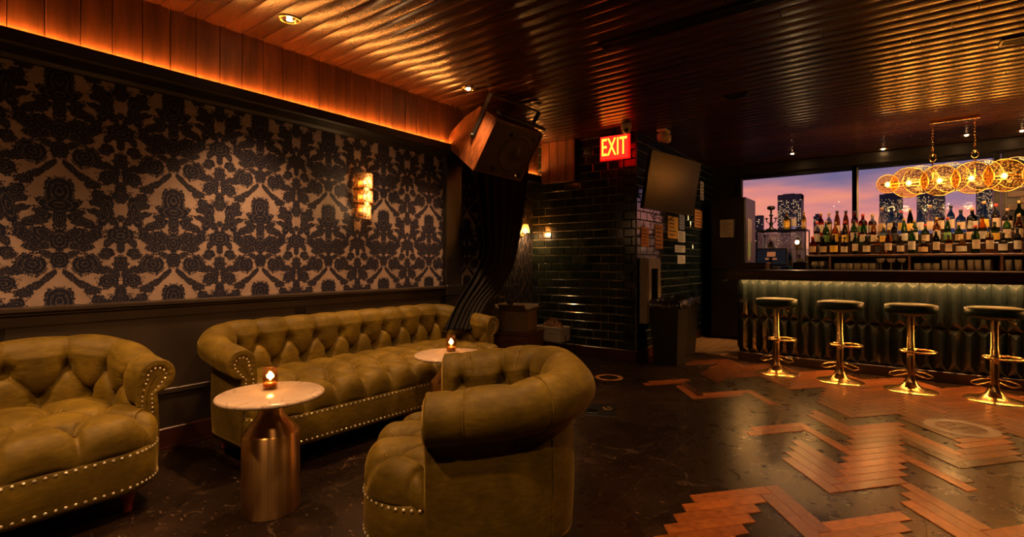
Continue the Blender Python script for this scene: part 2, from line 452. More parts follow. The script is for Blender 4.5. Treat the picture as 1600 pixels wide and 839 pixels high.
class MB:
    """collects boxes, lathes, tubes and grids for ONE mesh"""
    def __init__(s): s.V = []; s.F = []; s.S = []
    def add(s, V, Fc, smooth=False):
        b = len(s.V)
        s.V += [tuple(v) for v in V]
        s.F += [tuple(i + b for i in f) for f in Fc]
        s.S += [smooth] * len(Fc)
        return s
    def box(s, x0, x1, y0, y1, z0, z1):
        V = [(x, y, z) for x in (x0, x1) for y in (y0, y1) for z in (z0, z1)]
        return s.add(V, [(0, 1, 3, 2), (4, 6, 7, 5), (0, 4, 5, 1), (2, 3, 7, 6), (0, 2, 6, 4), (1, 5, 7, 3)])
    def bbox(s, x0, x1, y0, y1, z0, z1, b=0.006):
        """box with chamfered edges"""
        bm = bmesh.new()
        bmesh.ops.create_cube(bm, size=1.0)
        for v in bm.verts:
            v.co = Vector(((x0 + x1) / 2 + v.co.x * (x1 - x0), (y0 + y1) / 2 + v.co.y * (y1 - y0), (z0 + z1) / 2 + v.co.z * (z1 - z0)))
        bmesh.ops.bevel(bm, geom=list(bm.edges), offset=b, segments=1, affect='EDGES')
        bm.verts.index_update()
        s.add([tuple(v.co) for v in bm.verts], [tuple(v.index for v in f.verts) for f in bm.faces])
        bm.free()
        return s
    def lathe(s, prof, n=24, c=(0, 0, 0), a0=0, a1=2 * PI, smooth=True):
        full = abs(a1 - a0 - 2 * PI) < 1e-6
        m = n if full else n + 1
        V = []
        for r, z in prof:
            for i in range(m):
                a = a0 + (a1 - a0) * i / n
                V.append((c[0] + r * math.cos(a), c[1] + r * math.sin(a), c[2] + z))
        Fc = []
        for j in range(len(prof) - 1):
            for i in range(n):
                i2 = (i + 1) % m
                Fc.append((j * m + i, j * m + i2, (j + 1) * m + i2, (j + 1) * m + i))
        return s.add(V, Fc, smooth)
    def tube(s, pts, r, n=8, closed=False):
        pts = [Vector(p) for p in pts]
        N = len(pts); V = []
        up = Vector((0, 0, 1))
        prev = None
        for i, p in enumerate(pts):
            t = (pts[(i + 1) % N] - pts[i - 1]) if closed else (pts[min(i + 1, N - 1)] - pts[max(i - 1, 0)])
            t.normalize()
            if prev is None:
                a = up if abs(t.z) < 0.9 else Vector((1, 0, 0))
                u = t.cross(a).normalized()
            else:
                u = (prev - t * prev.dot(t)).normalized()
            prev = u
            v = t.cross(u)
            for k in range(n):
                an = 2 * PI * k / n
                V.append(tuple(p + (u * math.cos(an) + v * math.sin(an)) * r))
        Fc = []
        for i in range(N if closed else N - 1):
            j = (i + 1) % N
            for k in range(n):
                k2 = (k + 1) % n
                Fc.append((i * n + k, i * n + k2, j * n + k2, j * n + k))
        if not closed:
            Fc += [tuple(range(n))[::-1], tuple((N - 1) * n + k for k in range(n))]
        return s.add(V, Fc, True)
    def ring(s, c, R, r, axis='z', n=20, m=6, sx=1, sy=1):
        pts = []
        for i in range(n):
            a = 2 * PI * i / n
            p = (R * sx * math.cos(a), R * sy * math.sin(a))
            pts.append({'z': (c[0] + p[0], c[1] + p[1], c[2]), 'y': (c[0] + p[0], c[1], c[2] + p[1]), 'x': (c[0], c[1] + p[0], c[2] + p[1])}[axis])
        return s.tube(pts, r, m, True)
    def prism(s, poly, z0, z1):
        n = len(poly)
        V = [(p[0], p[1], z0) for p in poly] + [(p[0], p[1], z1) for p in poly]
        Fc = [(i, (i + 1) % n, n + (i + 1) % n, n + i) for i in range(n)] + [tuple(range(n))[::-1], tuple(n + i for i in range(n))]
        return s.add(V, Fc)
    def sphere(s, c, r, n=10, m=6, sz=1.0):
        prof = [(max(1e-5, r * math.sin(PI * j / m)), -r * sz * math.cos(PI * j / m)) for j in range(m + 1)]
        return s.lathe(prof, n, c)
    def mesh(s, name, mat):
        me = bpy.data.meshes.new(name)
        me.from_pydata(s.V, [], s.F)
        me.polygons.foreach_set('use_smooth', s.S)
        me.update()
        if mat: me.materials.append(MAT[mat])
        return me
    def obj(s, name, mat, parent=None, loc=(0, 0, 0), rot=(0, 0, 0)):
        o = bpy.data.objects.new(name, s.mesh(name, mat))
        o.location = loc; o.rotation_euler = rot
        return link(o, parent)
def struct(name, mb, mat, label=None, parent=None):
    o = mb.obj(name, mat, parent)
    if parent is None: o['kind'] = 'structure'
    if label: o['label'] = label
    return o
def light(name, typ, loc, energy, color=WARM, parent=None, rot=(0, 0, 0), **k):
    d = bpy.data.lights.new(name, typ)
    d.energy = energy; d.color = color
    for a, b in k.items(): setattr(d, a, b)
    o = bpy.data.objects.new(name, d)
    o.location = loc; o.rotation_euler = rot
    return link(o, parent)

CEIL = 2.60
YT = 5.46      # tiled wall
XT = 1.15      # tiled pillar side
YB = 8.50      # window wall
XR = 6.6       # right wall
YN = -3.0      # wall behind the camera
YBAR = 6.25

# ================================================================== THE SHELL
fl = struct('floor', MB().box(-0.45, XR, YN, YB + 0.15, -0.10, -0.003), 'floor_grout', 'dark stone slab floor with herringbone planks let into it')
SLAB, SGAP = 1.15, 0.004
slab_me = MB().box(-SLAB / 2 + SGAP / 2, SLAB / 2 - SGAP / 2, -SLAB / 2 + SGAP / 2, SLAB / 2 - SGAP / 2, -0.02, 0.0).mesh('stone_slab', 'stone_floor')
for i in range(-3, 4):
    for j in range(-5, 6):
        xa, xb = max(2.46 + i * SLAB, -0.44), min(2.46 + (i + 1) * SLAB, XR)
        ya, yb_ = max(2.66 + j * SLAB, YN), min(2.66 + (j + 1) * SLAB, YB)
        if xb - xa > .05 and yb_ - ya > .05:
            inst('stone_slab', slab_me, fl, ((xa + xb) / 2, (ya + yb_) / 2, 0), (0, 0, 0), ((xb - xa) / SLAB, (yb_ - ya) / SLAB, 1))
# herringbone planks let into the stone, as parts of the floor
NH = 6
ep = (0.267 / 6, 0.330 / 6); eq = (-0.270 / 6, 0.362 / 6)
HO = (2.984 - 6 * ep[0] - eq[0], 2.801 - 6 * ep[1] - eq[1])
def hp(p, q): return (HO[0] + p * ep[0] + q * eq[0], HO[1] + p * ep[1] + q * eq[1])
def plank_mesh(kind, mat):
    cs = [(0, 0), (NH, 0), (NH, 1), (0, 1)] if kind == 'H' else [(NH, 1 - NH), (NH + 1, 1 - NH), (NH + 1, 1), (NH, 1)]
    pts = [(a * ep[0] + b * eq[0], a * ep[1] + b * eq[1]) for a, b in cs]
    cx = sum(p[0] for p in pts) / 4; cy = sum(p[1] for p in pts) / 4
    ins = [(cx + (p[0] - cx) * (0.994 if True else 1), cy + (p[1] - cy) * 0.985) for p in pts]
    V = [(x, y, 0.0) for x, y in ins] + [(cx + (x - cx) * .985, cy + (y - cy) * .985, 0.004) for x, y in ins]
    me = bpy.data.meshes.new('floor_plank')
    me.from_pydata(V, [], [(4, 5, 6, 7)] + [(i, (i + 1) % 4, 4 + (i + 1) % 4, 4 + i) for i in range(4)])
    me.materials.append(MAT[mat])
    return me, (cx, cy)
PM = {(k, m): plank_mesh(k, m) for k in 'HV' for m in ('floor_orange', 'floor_mid', 'floor_dark', 'floor_red')}
def put(kind, m, ks, mat):
    for k in ks:
        me, cc = PM[(kind, mat)]
        o0 = hp(m * NH + k, -m * NH + k)
        if o0[1] + cc[1] > 6.10 or o0[0] + cc[0] > XR - 0.2: continue
        if o0[0] + cc[0] < 2.02 and o0[1] + cc[1] > 6.05: continue
        inst('floor_plank', me, fl, (o0[0], o0[1], 0))
put('H', 0, range(-8, 1), 'floor_orange')
put('V', 0, (0, -1, -9, -8), 'floor_red')
put('V', 0, range(4, 8), 'floor_red')
put('V', 0, (10, 13, 14), 'floor_orange')
put('H', 0, (10, 11), 'floor_orange')
put('V', -1, (17,), 'floor_orange')
put('H', -1, (16, 17), 'floor_orange')
put('V', -2, (15,), 'floor_orange'); put('V', -2, (16,), 'floor_dark')
put('H', -2, (17, 18), 'floor_orange')
put('H', 1, range(5, 16), 'floor_orange')
put('H', 1, (-3, -2, -1, 0, 1), 'floor_orange')
put('V', 1, (2, 3, 4, 8, 13), 'floor_orange')
put('V', 1, (9, 11), 'floor_dark'); put('V', 1, (12,), 'floor_mid')
put('H', 2, (1, 2, 3, 4), 'floor_orange')
put('H', 2, (12,), 'floor_dark'); put('H', 2, range(13, 17), 'floor_orange')
put('H', 2, range(17, 34), 'floor_mid')  # from here browner copies put the shade near the bar into the wood colour
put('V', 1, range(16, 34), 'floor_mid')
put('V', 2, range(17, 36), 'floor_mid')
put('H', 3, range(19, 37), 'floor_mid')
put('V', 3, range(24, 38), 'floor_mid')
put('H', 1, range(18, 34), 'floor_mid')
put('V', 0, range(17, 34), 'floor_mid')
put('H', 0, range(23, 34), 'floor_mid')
put('V', -1, range(23, 34), 'floor_dark')  # dark copies: shade at the bar's open end put into the plank colour
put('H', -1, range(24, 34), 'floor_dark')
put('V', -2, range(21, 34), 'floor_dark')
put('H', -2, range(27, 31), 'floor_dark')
# pale plank floor behind the bar
trf = struct('floor_2', MB().box(XT, 2.06, 6.40, YB, 0.0, 0.006), 'black_paint', 'pale plank floor strip leading behind the bar')
for i in range(7):
    MB().bbox(XT + 0.015 + i * 0.128, XT + 0.139 + i * 0.128, 6.42, 7.80, 0.004, 0.014, 0.002).obj('floor_plank', 'light_plank', trf)
MB().box(XT, 2.06, 6.375, 6.42, 0.0, 0.016).obj('threshold', 'brushed_brass', trf)

# ceiling with individual boards
ce = struct('ceiling', MB().box(-0.45, XR, YN, YB + 0.15, CEIL + 0.012, CEIL + 0.12), 'black_paint', 'glossy dark wooden board ceiling')
BW = 0.117
def board_mesh(L):
    n = 6; V = []; Fc = []
    for xx in (-L / 2 + .002, L / 2 - .002):
        for j in range(n + 1):
            s_ = j / n * 2 - 1
            zz = 0.0035 * s_ * s_ + (0.004 if abs(s_) > 0.99 else 0)
            V.append((xx, s_ * (BW / 2 - 0.0012), zz))
    for j in range(n): Fc.append((j, j + 1, n + 2 + j, n + 1 + j))
    b = len(V)
    for q, sg in ((0, -1), (n + 1, 1)):     # end grain faces on their own vertices
        V += V[q:q + n + 1] + [(sg * (L / 2 - .002), BW / 2, .02), (sg * (L / 2 - .002), -BW / 2, .02)]
        Fc.append(tuple(range(b, b + n + 3))); b = len(V)
    me = bpy.data.meshes.new('ceiling_board')
    me.from_pydata(V, [], Fc)
    me.polygons.foreach_set('use_smooth', [i < n for i in range(len(Fc))])
    me.materials.append(MAT['ceiling_wood'])
    return me
LENS = [1.2, 1.6, 2.0, 2.4]
BM_ = {L: board_mesh(L) for L in LENS}
bcount = 0
stuff_boards = MB()
rows_y = [YB - BW / 2 - k * BW for k in range(int((YB + 1.2) / BW))]
rows_y = sorted([y for y in rows_y if y > 1.1]) + [y for y in rows_y if y <= 1.1]
for yy in rows_y:
    xx = -0.40 - random.random() * 1.2
    while xx < XR:
        L = random.choice(LENS)
        x0, x1 = max(xx, -0.42), min(xx + L, XR)
        if x1 - x0 > 0.12:
            if bcount < 298 and yy > 1.1 and x0 < 5.2:
                inst('ceiling_board', BM_[L], ce, ((x0 + x1) / 2, yy, CEIL + random.uniform(-.0008, .0008)), (random.uniform(-.003, .003), 0, 0), ((x1 - x0) / L, 1, 1))
                bcount += 1
            else:
                me_ = BM_[L]; k_ = (x1 - x0) / L
                stuff_boards.add([(v.co.x * k_ + (x0 + x1) / 2, v.co.y + yy, v.co.z + CEIL) for v in me_.vertices], [tuple(p.vertices) for p in me_.polygons], True)
        xx += L
tag(stuff_boards.obj('board_field', 'ceiling_wood', ce), kind='stuff')
# linear air slot, vents
def vent(label, x0, x1, y0, y1, slats, name='ceiling_vent'):
    t = thing(name, label, 'vent', ((x0 + x1) / 2, (y0 + y1) / 2, CEIL - 0.012))
    a, b = (x1 - x0) / 2, (y1 - y0) / 2
    MB().box(-a, a, -b, -b + .008, 0, .012).box(-a, a, b - .008, b, 0, .012).box(-a, -a + .012, -b, b, 0, .012).box(a - .012, a, -b, b, 0, .012).obj('frame', 'black_metal', t)
    MB().box(-a + .01, a - .01, -b + .008, b - .008, .006, .012).obj('backing', 'black_plastic', t)
    for i in range(slats):
        yy_ = -b + .008 + (2 * b - .016) * (i + .5) / slats
        MB().box(-a + .012, a - .012, yy_ - .003, yy_ + .003, 0.001, .008).obj('slat', 'black_metal', t)
    return t
vent('long black linear air slot let into the wooden ceiling', 1.89, 4.6, 3.12, 3.22, 3, 'linear_air_slot')
vent('small dark ceiling vent between the air slot and the exit sign', 2.28, 2.46, 4.78, 4.88, 4)
vent('dark ceiling vent on the chandelier side of the room', 4.06, 4.42, 4.66, 4.80, 4)

# left wall: wallpaper, wainscot, mouldings
wl = struct('wall_left', MB().box(-0.15, 0.0, YN, 4.25, 0, CEIL + .1), 'damask', 'long wall with dark damask wallpaper above black wainscot')
for y0, y1 in [(-2.8, -1.2), (-1.12, 0.42), (0.50, 2.02), (2.10, 3.50), (3.80, 4.20)]:
    MB().bbox(0.0, 0.014, y0, y1, 0.12, 0.86, 0.004).obj('wainscot_panel', 'panel_brown', wl)
    MB().bbox(0.012, 0.024, y0 + .03, y1 - .03, 0.33, 0.365, 0.005).obj('panel_moulding', 'panel_brown', wl)
MB().box(0.0, 0.008, YN, 4.25, 0.0, 0.88).obj('wainscot_backing', 'black_paint', wl)
struct('baseboard_left', MB().bbox(0.0, 0.028, YN, 4.25, 0.0, 0.13, 0.005).box(0, .036, YN, 4.25, 0.0, 0.018), 'baseboard_red', 'tall dark baseboard under the damask wall')
def moulding(prof, y0, y1, name, mat, label):
    V = [(x, y, z) for y in (y0, y1) for x, z in prof]
    n = len(prof)
    Fc = [(i, (i + 1) % n, n + (i + 1) % n, n + i) for i in range(n)] + [tuple(range(n))[::-1], tuple(range(n, 2 * n))]
    return struct(name, MB().add(V, Fc), mat, label)
moulding([(0, .79), (.016, .79), (.02, .80), (.02, .845), (.034, .855), (.034, .862), (.05, .872), (.05, .888), (.02, .896), (0, .896)], YN, 4.25, 'trim_1', 'panel_brown', 'dark chair rail between wainscot and wallpaper')
moulding([(0, 2.125), (.015, 2.13), (.03, 2.15), (.045, 2.155), (.15, 2.16), (.160, 2.17), (.160, 2.233), (.154, 2.233), (.152, 2.218), (0, 2.218)], YN, 3.80, 'trim_2', 'black_paint', 'black valance ledge that hides the light strip under the frieze')
# frieze planks
fz = struct('trim_3', MB().box(0.0, 0.10, YN, 3.80, 2.22, CEIL), 'black_paint', 'frieze of upright wooden planks above the light strip')
yy = 3.795
fr_me = MB().bbox(0.0, 0.02, -0.0675, 0.0675, 2.20, CEIL + .005, 0.003).mesh('frieze_plank', 'frieze_wood')
while yy > -1.6:
    inst('frieze_plank', fr_me, fz, (0.10 + random.uniform(0, .002), yy - 0.069, 0))
    yy -= 0.1375
tag(MB().box(0.126, 0.138, -2.0, 3.78, 2.219, 2.229).obj('light_strip', 'led_wall', None), 'warm glowing light strip along the top of the black valance', 'light strip')
# pilaster
struct('trim_4', MB().bbox(0.0, 0.055, 3.54, 3.76, 0, 2.2, .006).bbox(0, .075, 3.53, 3.77, .80, .9, .006).bbox(0, .07, 3.53, 3.77, 0, .14, .005), 'black_paint', 'black pilaster at the end of the damask wall')
# recess behind the curtain
struct('wall_recess', MB().box(-0.42, -0.27, 4.10, YT + .2, 0, CEIL + .1).box(-.30, 0.0, 4.10, 4.25, 0, CEIL + .1), 'leaf_paper', 'recessed wall with dark leaf wallpaper behind the curtain')
fz2 = struct('trim_5', MB().box(-0.28, -0.20, 4.25, YT, 2.22, CEIL), 'black_paint', 'short plank frieze beside the tiled wall')
for i in range(9):
    inst('frieze_plank', fr_me, fz2, (-0.20, 4.33 + i * 0.1375, 0))
struct('trim_6', MB().box(-0.27, -0.15, 4.25, YT, 2.14, 2.218).box(-.155, -.148, 4.25, YT, 2.14, 2.232), 'black_paint', 'short black ledge beside the tiled wall')
tag(MB().box(-0.176, -0.166, 4.3, YT - .03, 2.219, 2.230).obj('light_strip', 'led_wall', None), 'short glowing light strip in the recess behind the hanging loudspeaker', 'light strip')
fz3 = struct('trim_7', MB().box(-0.06, 0.42, YT - .10, YT, 2.10, CEIL), 'black_paint', 'unlit plank box on the tiled wall under the ceiling')
fr3 = MB().bbox(-0.058, 0.058, -.018, 0, 2.10, CEIL + .004, .003).mesh('frieze_plank', 'frieze_wood')
for i in range(4):
    inst('frieze_plank', fr3, fz3, (0.0 + i * 0.119, YT - .10, 0))

# tiled walls: every tile is a part
def tile_mesh(L, Hh, mat):
    a, b, d, c = L / 2, Hh / 2, 0.010, 0.006
    V = [(-a, 0, -b), (a, 0, -b), (a, 0, b), (-a, 0, b), (-a, -d * .5, -b), (a, -d * .5, -b), (a, -d * .5, b), (-a, -d * .5, b),
         (-a + c, -d, -b + c), (a - c, -d, -b + c), (a - c, -d, b - c), (-a + c, -d, b - c)]
    Fc = [(8, 9, 10, 11)] + [(i, (i + 1) % 4, 4 + (i + 1) % 4, 4 + i) for i in range(4)] + [(4 + i, 4 + (i + 1) % 4, 8 + (i + 1) % 4, 8 + i) for i in range(4)]
    me = bpy.data.meshes.new('tile'); me.from_pydata(V, [], Fc); me.materials.append(MAT[mat]); return me
TL, TH, TG = 0.190, 0.0925, 0.0065
wt = struct('wall_tiled', MB().box(-0.42, XT - .012, YT, YT + .15, 0, CEIL + .1), 'grout', 'wall of glossy black green brick tiles beside the exit sign')
tm = tile_mesh(TL, TH, 'tile_green')
r = 0; z = 0.125
while z < CEIL:
    x = -0.27 - (0.5 * (TL + TG) if r % 2 else 0)
    h = min(TH, CEIL - z)
    while x < XT - 0.02 and h > .03:
        a, b = max(x, -0.27), min(x + TL, XT - .004)
        if b - a > .03:
            inst('tile', tm, wt, ((a + b) / 2, YT, z + h / 2), (random.uniform(-.010, .010), 0, random.uniform(-.010, .010)), ((b - a) / TL, 1, h / TH))
        x += TL + TG
    z += TH + TG; r += 1
wt2 = struct('wall_pillar', MB().box(XT - .15, XT, YT, YB, 0, CEIL + .1), 'grout_teal', 'tiled pillar side with notices and fire cabinet')
tm2 = tile_mesh(TL, TH, 'tile_teal')
r = 0; z = 0.125; cnt = 0; rest = MB()
while z < CEIL:
    y = YT - 0.004 - (0.5 * (TL + TG) if r % 2 else 0)
    h = min(TH, CEIL - z)
    while y < YB and h > .03:
        a, b = max(y, YT - .002), min(y + TL, YB)
        if b - a > .03:
            if cnt < 298 and y < 7.75:
                inst('tile', tm2, wt2, (XT, (a + b) / 2, z + h / 2), (0, random.uniform(-.008, .008), PI / 2 + random.uniform(-.008, .008)), ((b - a) / TL, 1, h / TH)); cnt += 1
            else:
                rest.box(XT, XT + .01, a, b, z, z + h)
        y += TL + TG
    z += TH + TG; r += 1
tag(rest.obj('tile_field', 'tile_teal', wt2), kind='stuff')
struct('baseboard_tiled', MB().bbox(-0.27, XT + .02, YT - .022, YT, 0, .118, .004).bbox(XT, XT + .022, YT - .022, YB, 0, .118, .004), 'baseboard_red', 'red brown baseboard under the tiled walls')

# window wall
WX0, WXM, WX1, WZ0, WZ1 = 1.54, 3.03, 4.46, 1.02, 2.425
struct('wall_window', MB().box(XT - .15, XR, YB, YB + .15, 0, WZ0).box(XT - .15, XR, YB, YB + .15, WZ1 + .03, CEIL + .1).box(XT - .15, WX0 - .03, YB, YB + .15, WZ0, WZ1 + .03).box(WX1 + .05, XR, YB, YB + .15, WZ0, WZ1 + .03), 'black_paint', 'dark wall around the window behind the bar')
for k, (a, b) in enumerate([(WX0, WXM), (WXM, WX1)]):
    wd = struct('window_%d' % (k + 1), MB().box(a - .03, a + .025, YB - .03, YB + .10, WZ0 - .02, WZ1 + .03).box(b - .025, b + .03, YB - .03, YB + .10, WZ0 - .02, WZ1 + .03).box(a + .025, b - .025, YB - .03, YB + .10, WZ1 - .02, WZ1 + .03).box(a + .025, b - .025, YB - .03, YB + .10, WZ0 - .02, WZ0 + .03), 'black_metal',
                ['window pane by the tall black cabinet looking out on the dusk skyline', 'window pane behind the chandelier looking out on the dusk skyline'][k])
    MB().box(a + .025, b - .025, YB + .03, YB + .038, WZ0 + .03, WZ1 - .02).obj('pane', 'window_glass', wd)
    MB().box(a + .025, a + .045, YB - .034, YB - .03, WZ0, WZ1).obj('bead', 'frame_grey', wd)
struct('trim_8', MB().bbox(XT, XR, YB - .10, YB, WZ1 + .03, CEIL, .006), 'black_paint', 'dark beam over the window')
bw = struct('wall_brick', MB().box(WX1 + .07, XR, YB - .02, YB, 0, CEIL), 'black_paint', 'dark brick pier beside the window')
bme = MB().bbox(-.105, .105, -.012, 0, -.034, .034, .003).mesh('brick', 'dark_wood')
for r in range(32):
    for c in range(3):
        inst('brick', bme, bw, (WX1 + .20 + c * .222 + (.11 if r % 2 else 0), YB - .02, .06 + r * .078))
struct('wall_right', MB().box(XR, XR + .15, YN, YB + .15, 0, CEIL + .1), 'panel_brown', 'dark plain wall opposite the damask wall')
struct('wall_back', MB().box(-0.45, XR + .15, YN - .15, YN, 0, CEIL + .1), 'panel_brown', 'dark plain wall facing the bar')

# ================================================================== OUTSIDE: city at dusk
def tower(u0, u1, vtop, dist, mat, label, grid, lit=0.5, crown=False):
    p0, p1 = py(u0, vtop, dist), py(u1, vtop, dist)
    wdt, top = p1[0] - p0[0], p0[2]
    t = thing('tower_block', label, 'building', ((p0[0] + p1[0]) / 2, dist, -60))
    hgt = top + 60
    MB().box(-wdt / 2, wdt / 2, 0, wdt * .8, 0, hgt).obj('tower_body', mat, t)
    MB().box(-wdt * .5, wdt * .5, -.15, wdt * .8, hgt - wdt * .22, hgt).box(-wdt * .3, wdt * .2, 1, wdt * .5, hgt, hgt + wdt * .05).obj('roof_band', mat, t)
    nx, nz = grid
    m = MB()
    for i in range(nx):
        for j in range(nz):
            if random.random() < lit:
                x = -wdt / 2 + wdt * (i + .5) / nx; zz = hgt - wdt * .25 - (j + .5) * wdt / nx * 1.15
                s_ = wdt / nx * random.uniform(.16, .32)
                m.box(x - s_, x + s_ * random.uniform(.3, 1), -.2, -.05, zz - s_ * .6, zz + s_ * .6)
    tag(m.obj('window_lights', 'lit_window', t), kind='stuff')
    if crown:
        MB().box(-wdt * .28, wdt * .28, wdt * .1, wdt * .6, hgt, hgt + wdt * .35).obj('crown', mat, t)
    return t
tower(1215, 1252, 305, 210, 'building_grey', 'broad grey office tower with lit windows in the window pane by the black cabinet', (14, 26), .55)
tower(1374, 1411, 304, 230, 'building_blue', 'blue office tower with scattered lit windows next to the window mullion', (16, 26), .4)
tower(1433, 1477, 299, 215, 'building_blue', 'widest blue tower with scattered lit windows behind the chandelier', (18, 26), .4)
tower(1527, 1560, 292, 205, 'building_blue', 'blue tower with lit windows cut off by the brick pier', (14, 26), .5)
tower(1180, 1192, 337, 280, 'building_grey', 'slim hazy tower without a crown beside the tall black cabinet', (5, 16), .15)
tower(1252, 1258, 341, 260, 'building_grey', 'thin dark tower touching the broad grey office tower', (3, 12), .2)
tower(1271, 1283, 338, 250, 'building_grey', 'short dark tower with a stepped crown', (6, 16), .35, True)
tower(1300, 1330, 362, 300, 'building_grey', 'low wide block on the skyline below the pink cloud', (12, 12), .5)
tower(1192, 1216, 366, 240, 'building_grey', 'low block in front of the pink sky beside the slim hazy tower', (12, 16), .6)
tower(1335, 1372, 366, 260, 'building_grey', 'low block behind the bottles at the window mullion', (14, 14), .5)
tower(1480, 1527, 372, 260, 'building_blue', 'low blue block squeezed between the widest tower and the brick pier tower', (14, 14), .5)
tag(MB().box(-300, 900, 60, 900, -62, -60).obj('city_ground', 'building_grey'), 'dark city ground far below the window', 'ground', kind='structure')

# ================================================================== VELVET SEATING
def tuft(a, b, sx_, b0, sy, nr):
    """displacement in metres of a diamond-tufted surface; rows of buttons at b0 + j*sy"""
    a = np.asarray(a, float); b = np.asarray(b, float)
    bl = b0 + (nr - 1) * sy
    P = a / sx_ + (b - b0) / (2 * sy); Q = a / sx_ - (b - b0) / (2 * sy)
    kf = 1 / math.sqrt((1 / sx_) ** 2 + (1 / (2 * sy)) ** 2)
    fin = np.minimum(np.abs(P - np.round(P)), np.abs(Q - np.round(Q))) * kf
    lo = a / sx_; hi = a / sx_ - ((nr - 1) % 2) * 0.5
    flo = np.abs(lo - np.round(lo)) * sx_; fhi = np.abs(hi - np.round(hi)) * sx_
    pin = (np.abs(np.sin(PI * P)) * np.abs(np.sin(PI * Q))) ** 0.5
    p = np.where(b < b0, np.abs(np.sin(PI * lo)), np.where(b > bl, np.abs(np.sin(PI * hi)), pin))
    f = np.where(b < b0, flo, np.where(b > bl, fhi, fin))
    d2 = np.full(np.shape(a), 9.0); ang = np.zeros(np.shape(a))
    for j in range(nr):
        off = (j % 2) * 0.5 * sx_
        da = a - off - np.round((a - off) / sx_) * sx_
        db = b - b0 - j * sy
        q = da ** 2 + db ** 2
        ang = np.where(q < d2, np.arctan2(db, da), ang); d2 = np.minimum(d2, q)
    r_ = np.sqrt(d2)
    fold = np.exp(-f / 0.012) * (0.30 + 0.70 * np.exp(-r_ / 0.075))
    wr = np.cos(ang * 11 + 1.3) * np.exp(-((r_ - 0.035) / 0.022) ** 2) * 0.0018
    return 0.026 * p ** 0.75 - 0.022 * fold - 0.042 * np.exp(-(r_ / 0.029) ** 2) + wr * 1.4 + 0.004
def buttons_at(amax, sx_, b0, sy, nr):
    out = []
    for j in range(nr):
        off = (j % 2) * 0.5 * sx_
        k = int(amax / sx_) + 1
        for i in range(-k, k + 1):
            if abs(i * sx_ + off) <= amax: out.append((i * sx_ + off, b0 + j * sy))
    return out
button_me = MB().sphere((0, 0, 0), 0.011, 8, 4, 0.6).mesh('button', 'velvet')
leg_prof = [(0.001, 0), (.016, 0), (.019, .006), (.017, .018), (.022, .05), (.026, .062), (.021, .068), (.030, .078), (.034, .095), (.028, .108), (.036, .113), (.038, .135), (.001, .135)]
leg_me = MB().lathe(leg_prof, 18).mesh('leg', 'mahogany')
def nail(mb, p, nrm, r=0.0070):
    n_ = Vector(nrm).normalized()
    u = n_.cross(Vector((0.3, 0.1, 1))).normalized(); v = n_.cross(u)
    V = [tuple(Vector(p) + (u * math.cos(k * PI / 3) + v * math.sin(k * PI / 3)) * r) for k in range(6)]
    V += [tuple(Vector(p) + (u * math.cos(k * PI / 3) + v * math.sin(k * PI / 3)) * r * .6 + n_ * r * .55) for k in range(6)]
    V.append(tuple(Vector(p) + n_ * r * .75))
    mb.add(V, [(k, (k + 1) % 6, 6 + (k + 1) % 6, 6 + k) for k in range(6)] + [(6 + k, 6 + (k + 1) % 6, 12) for k in range(6)], True)

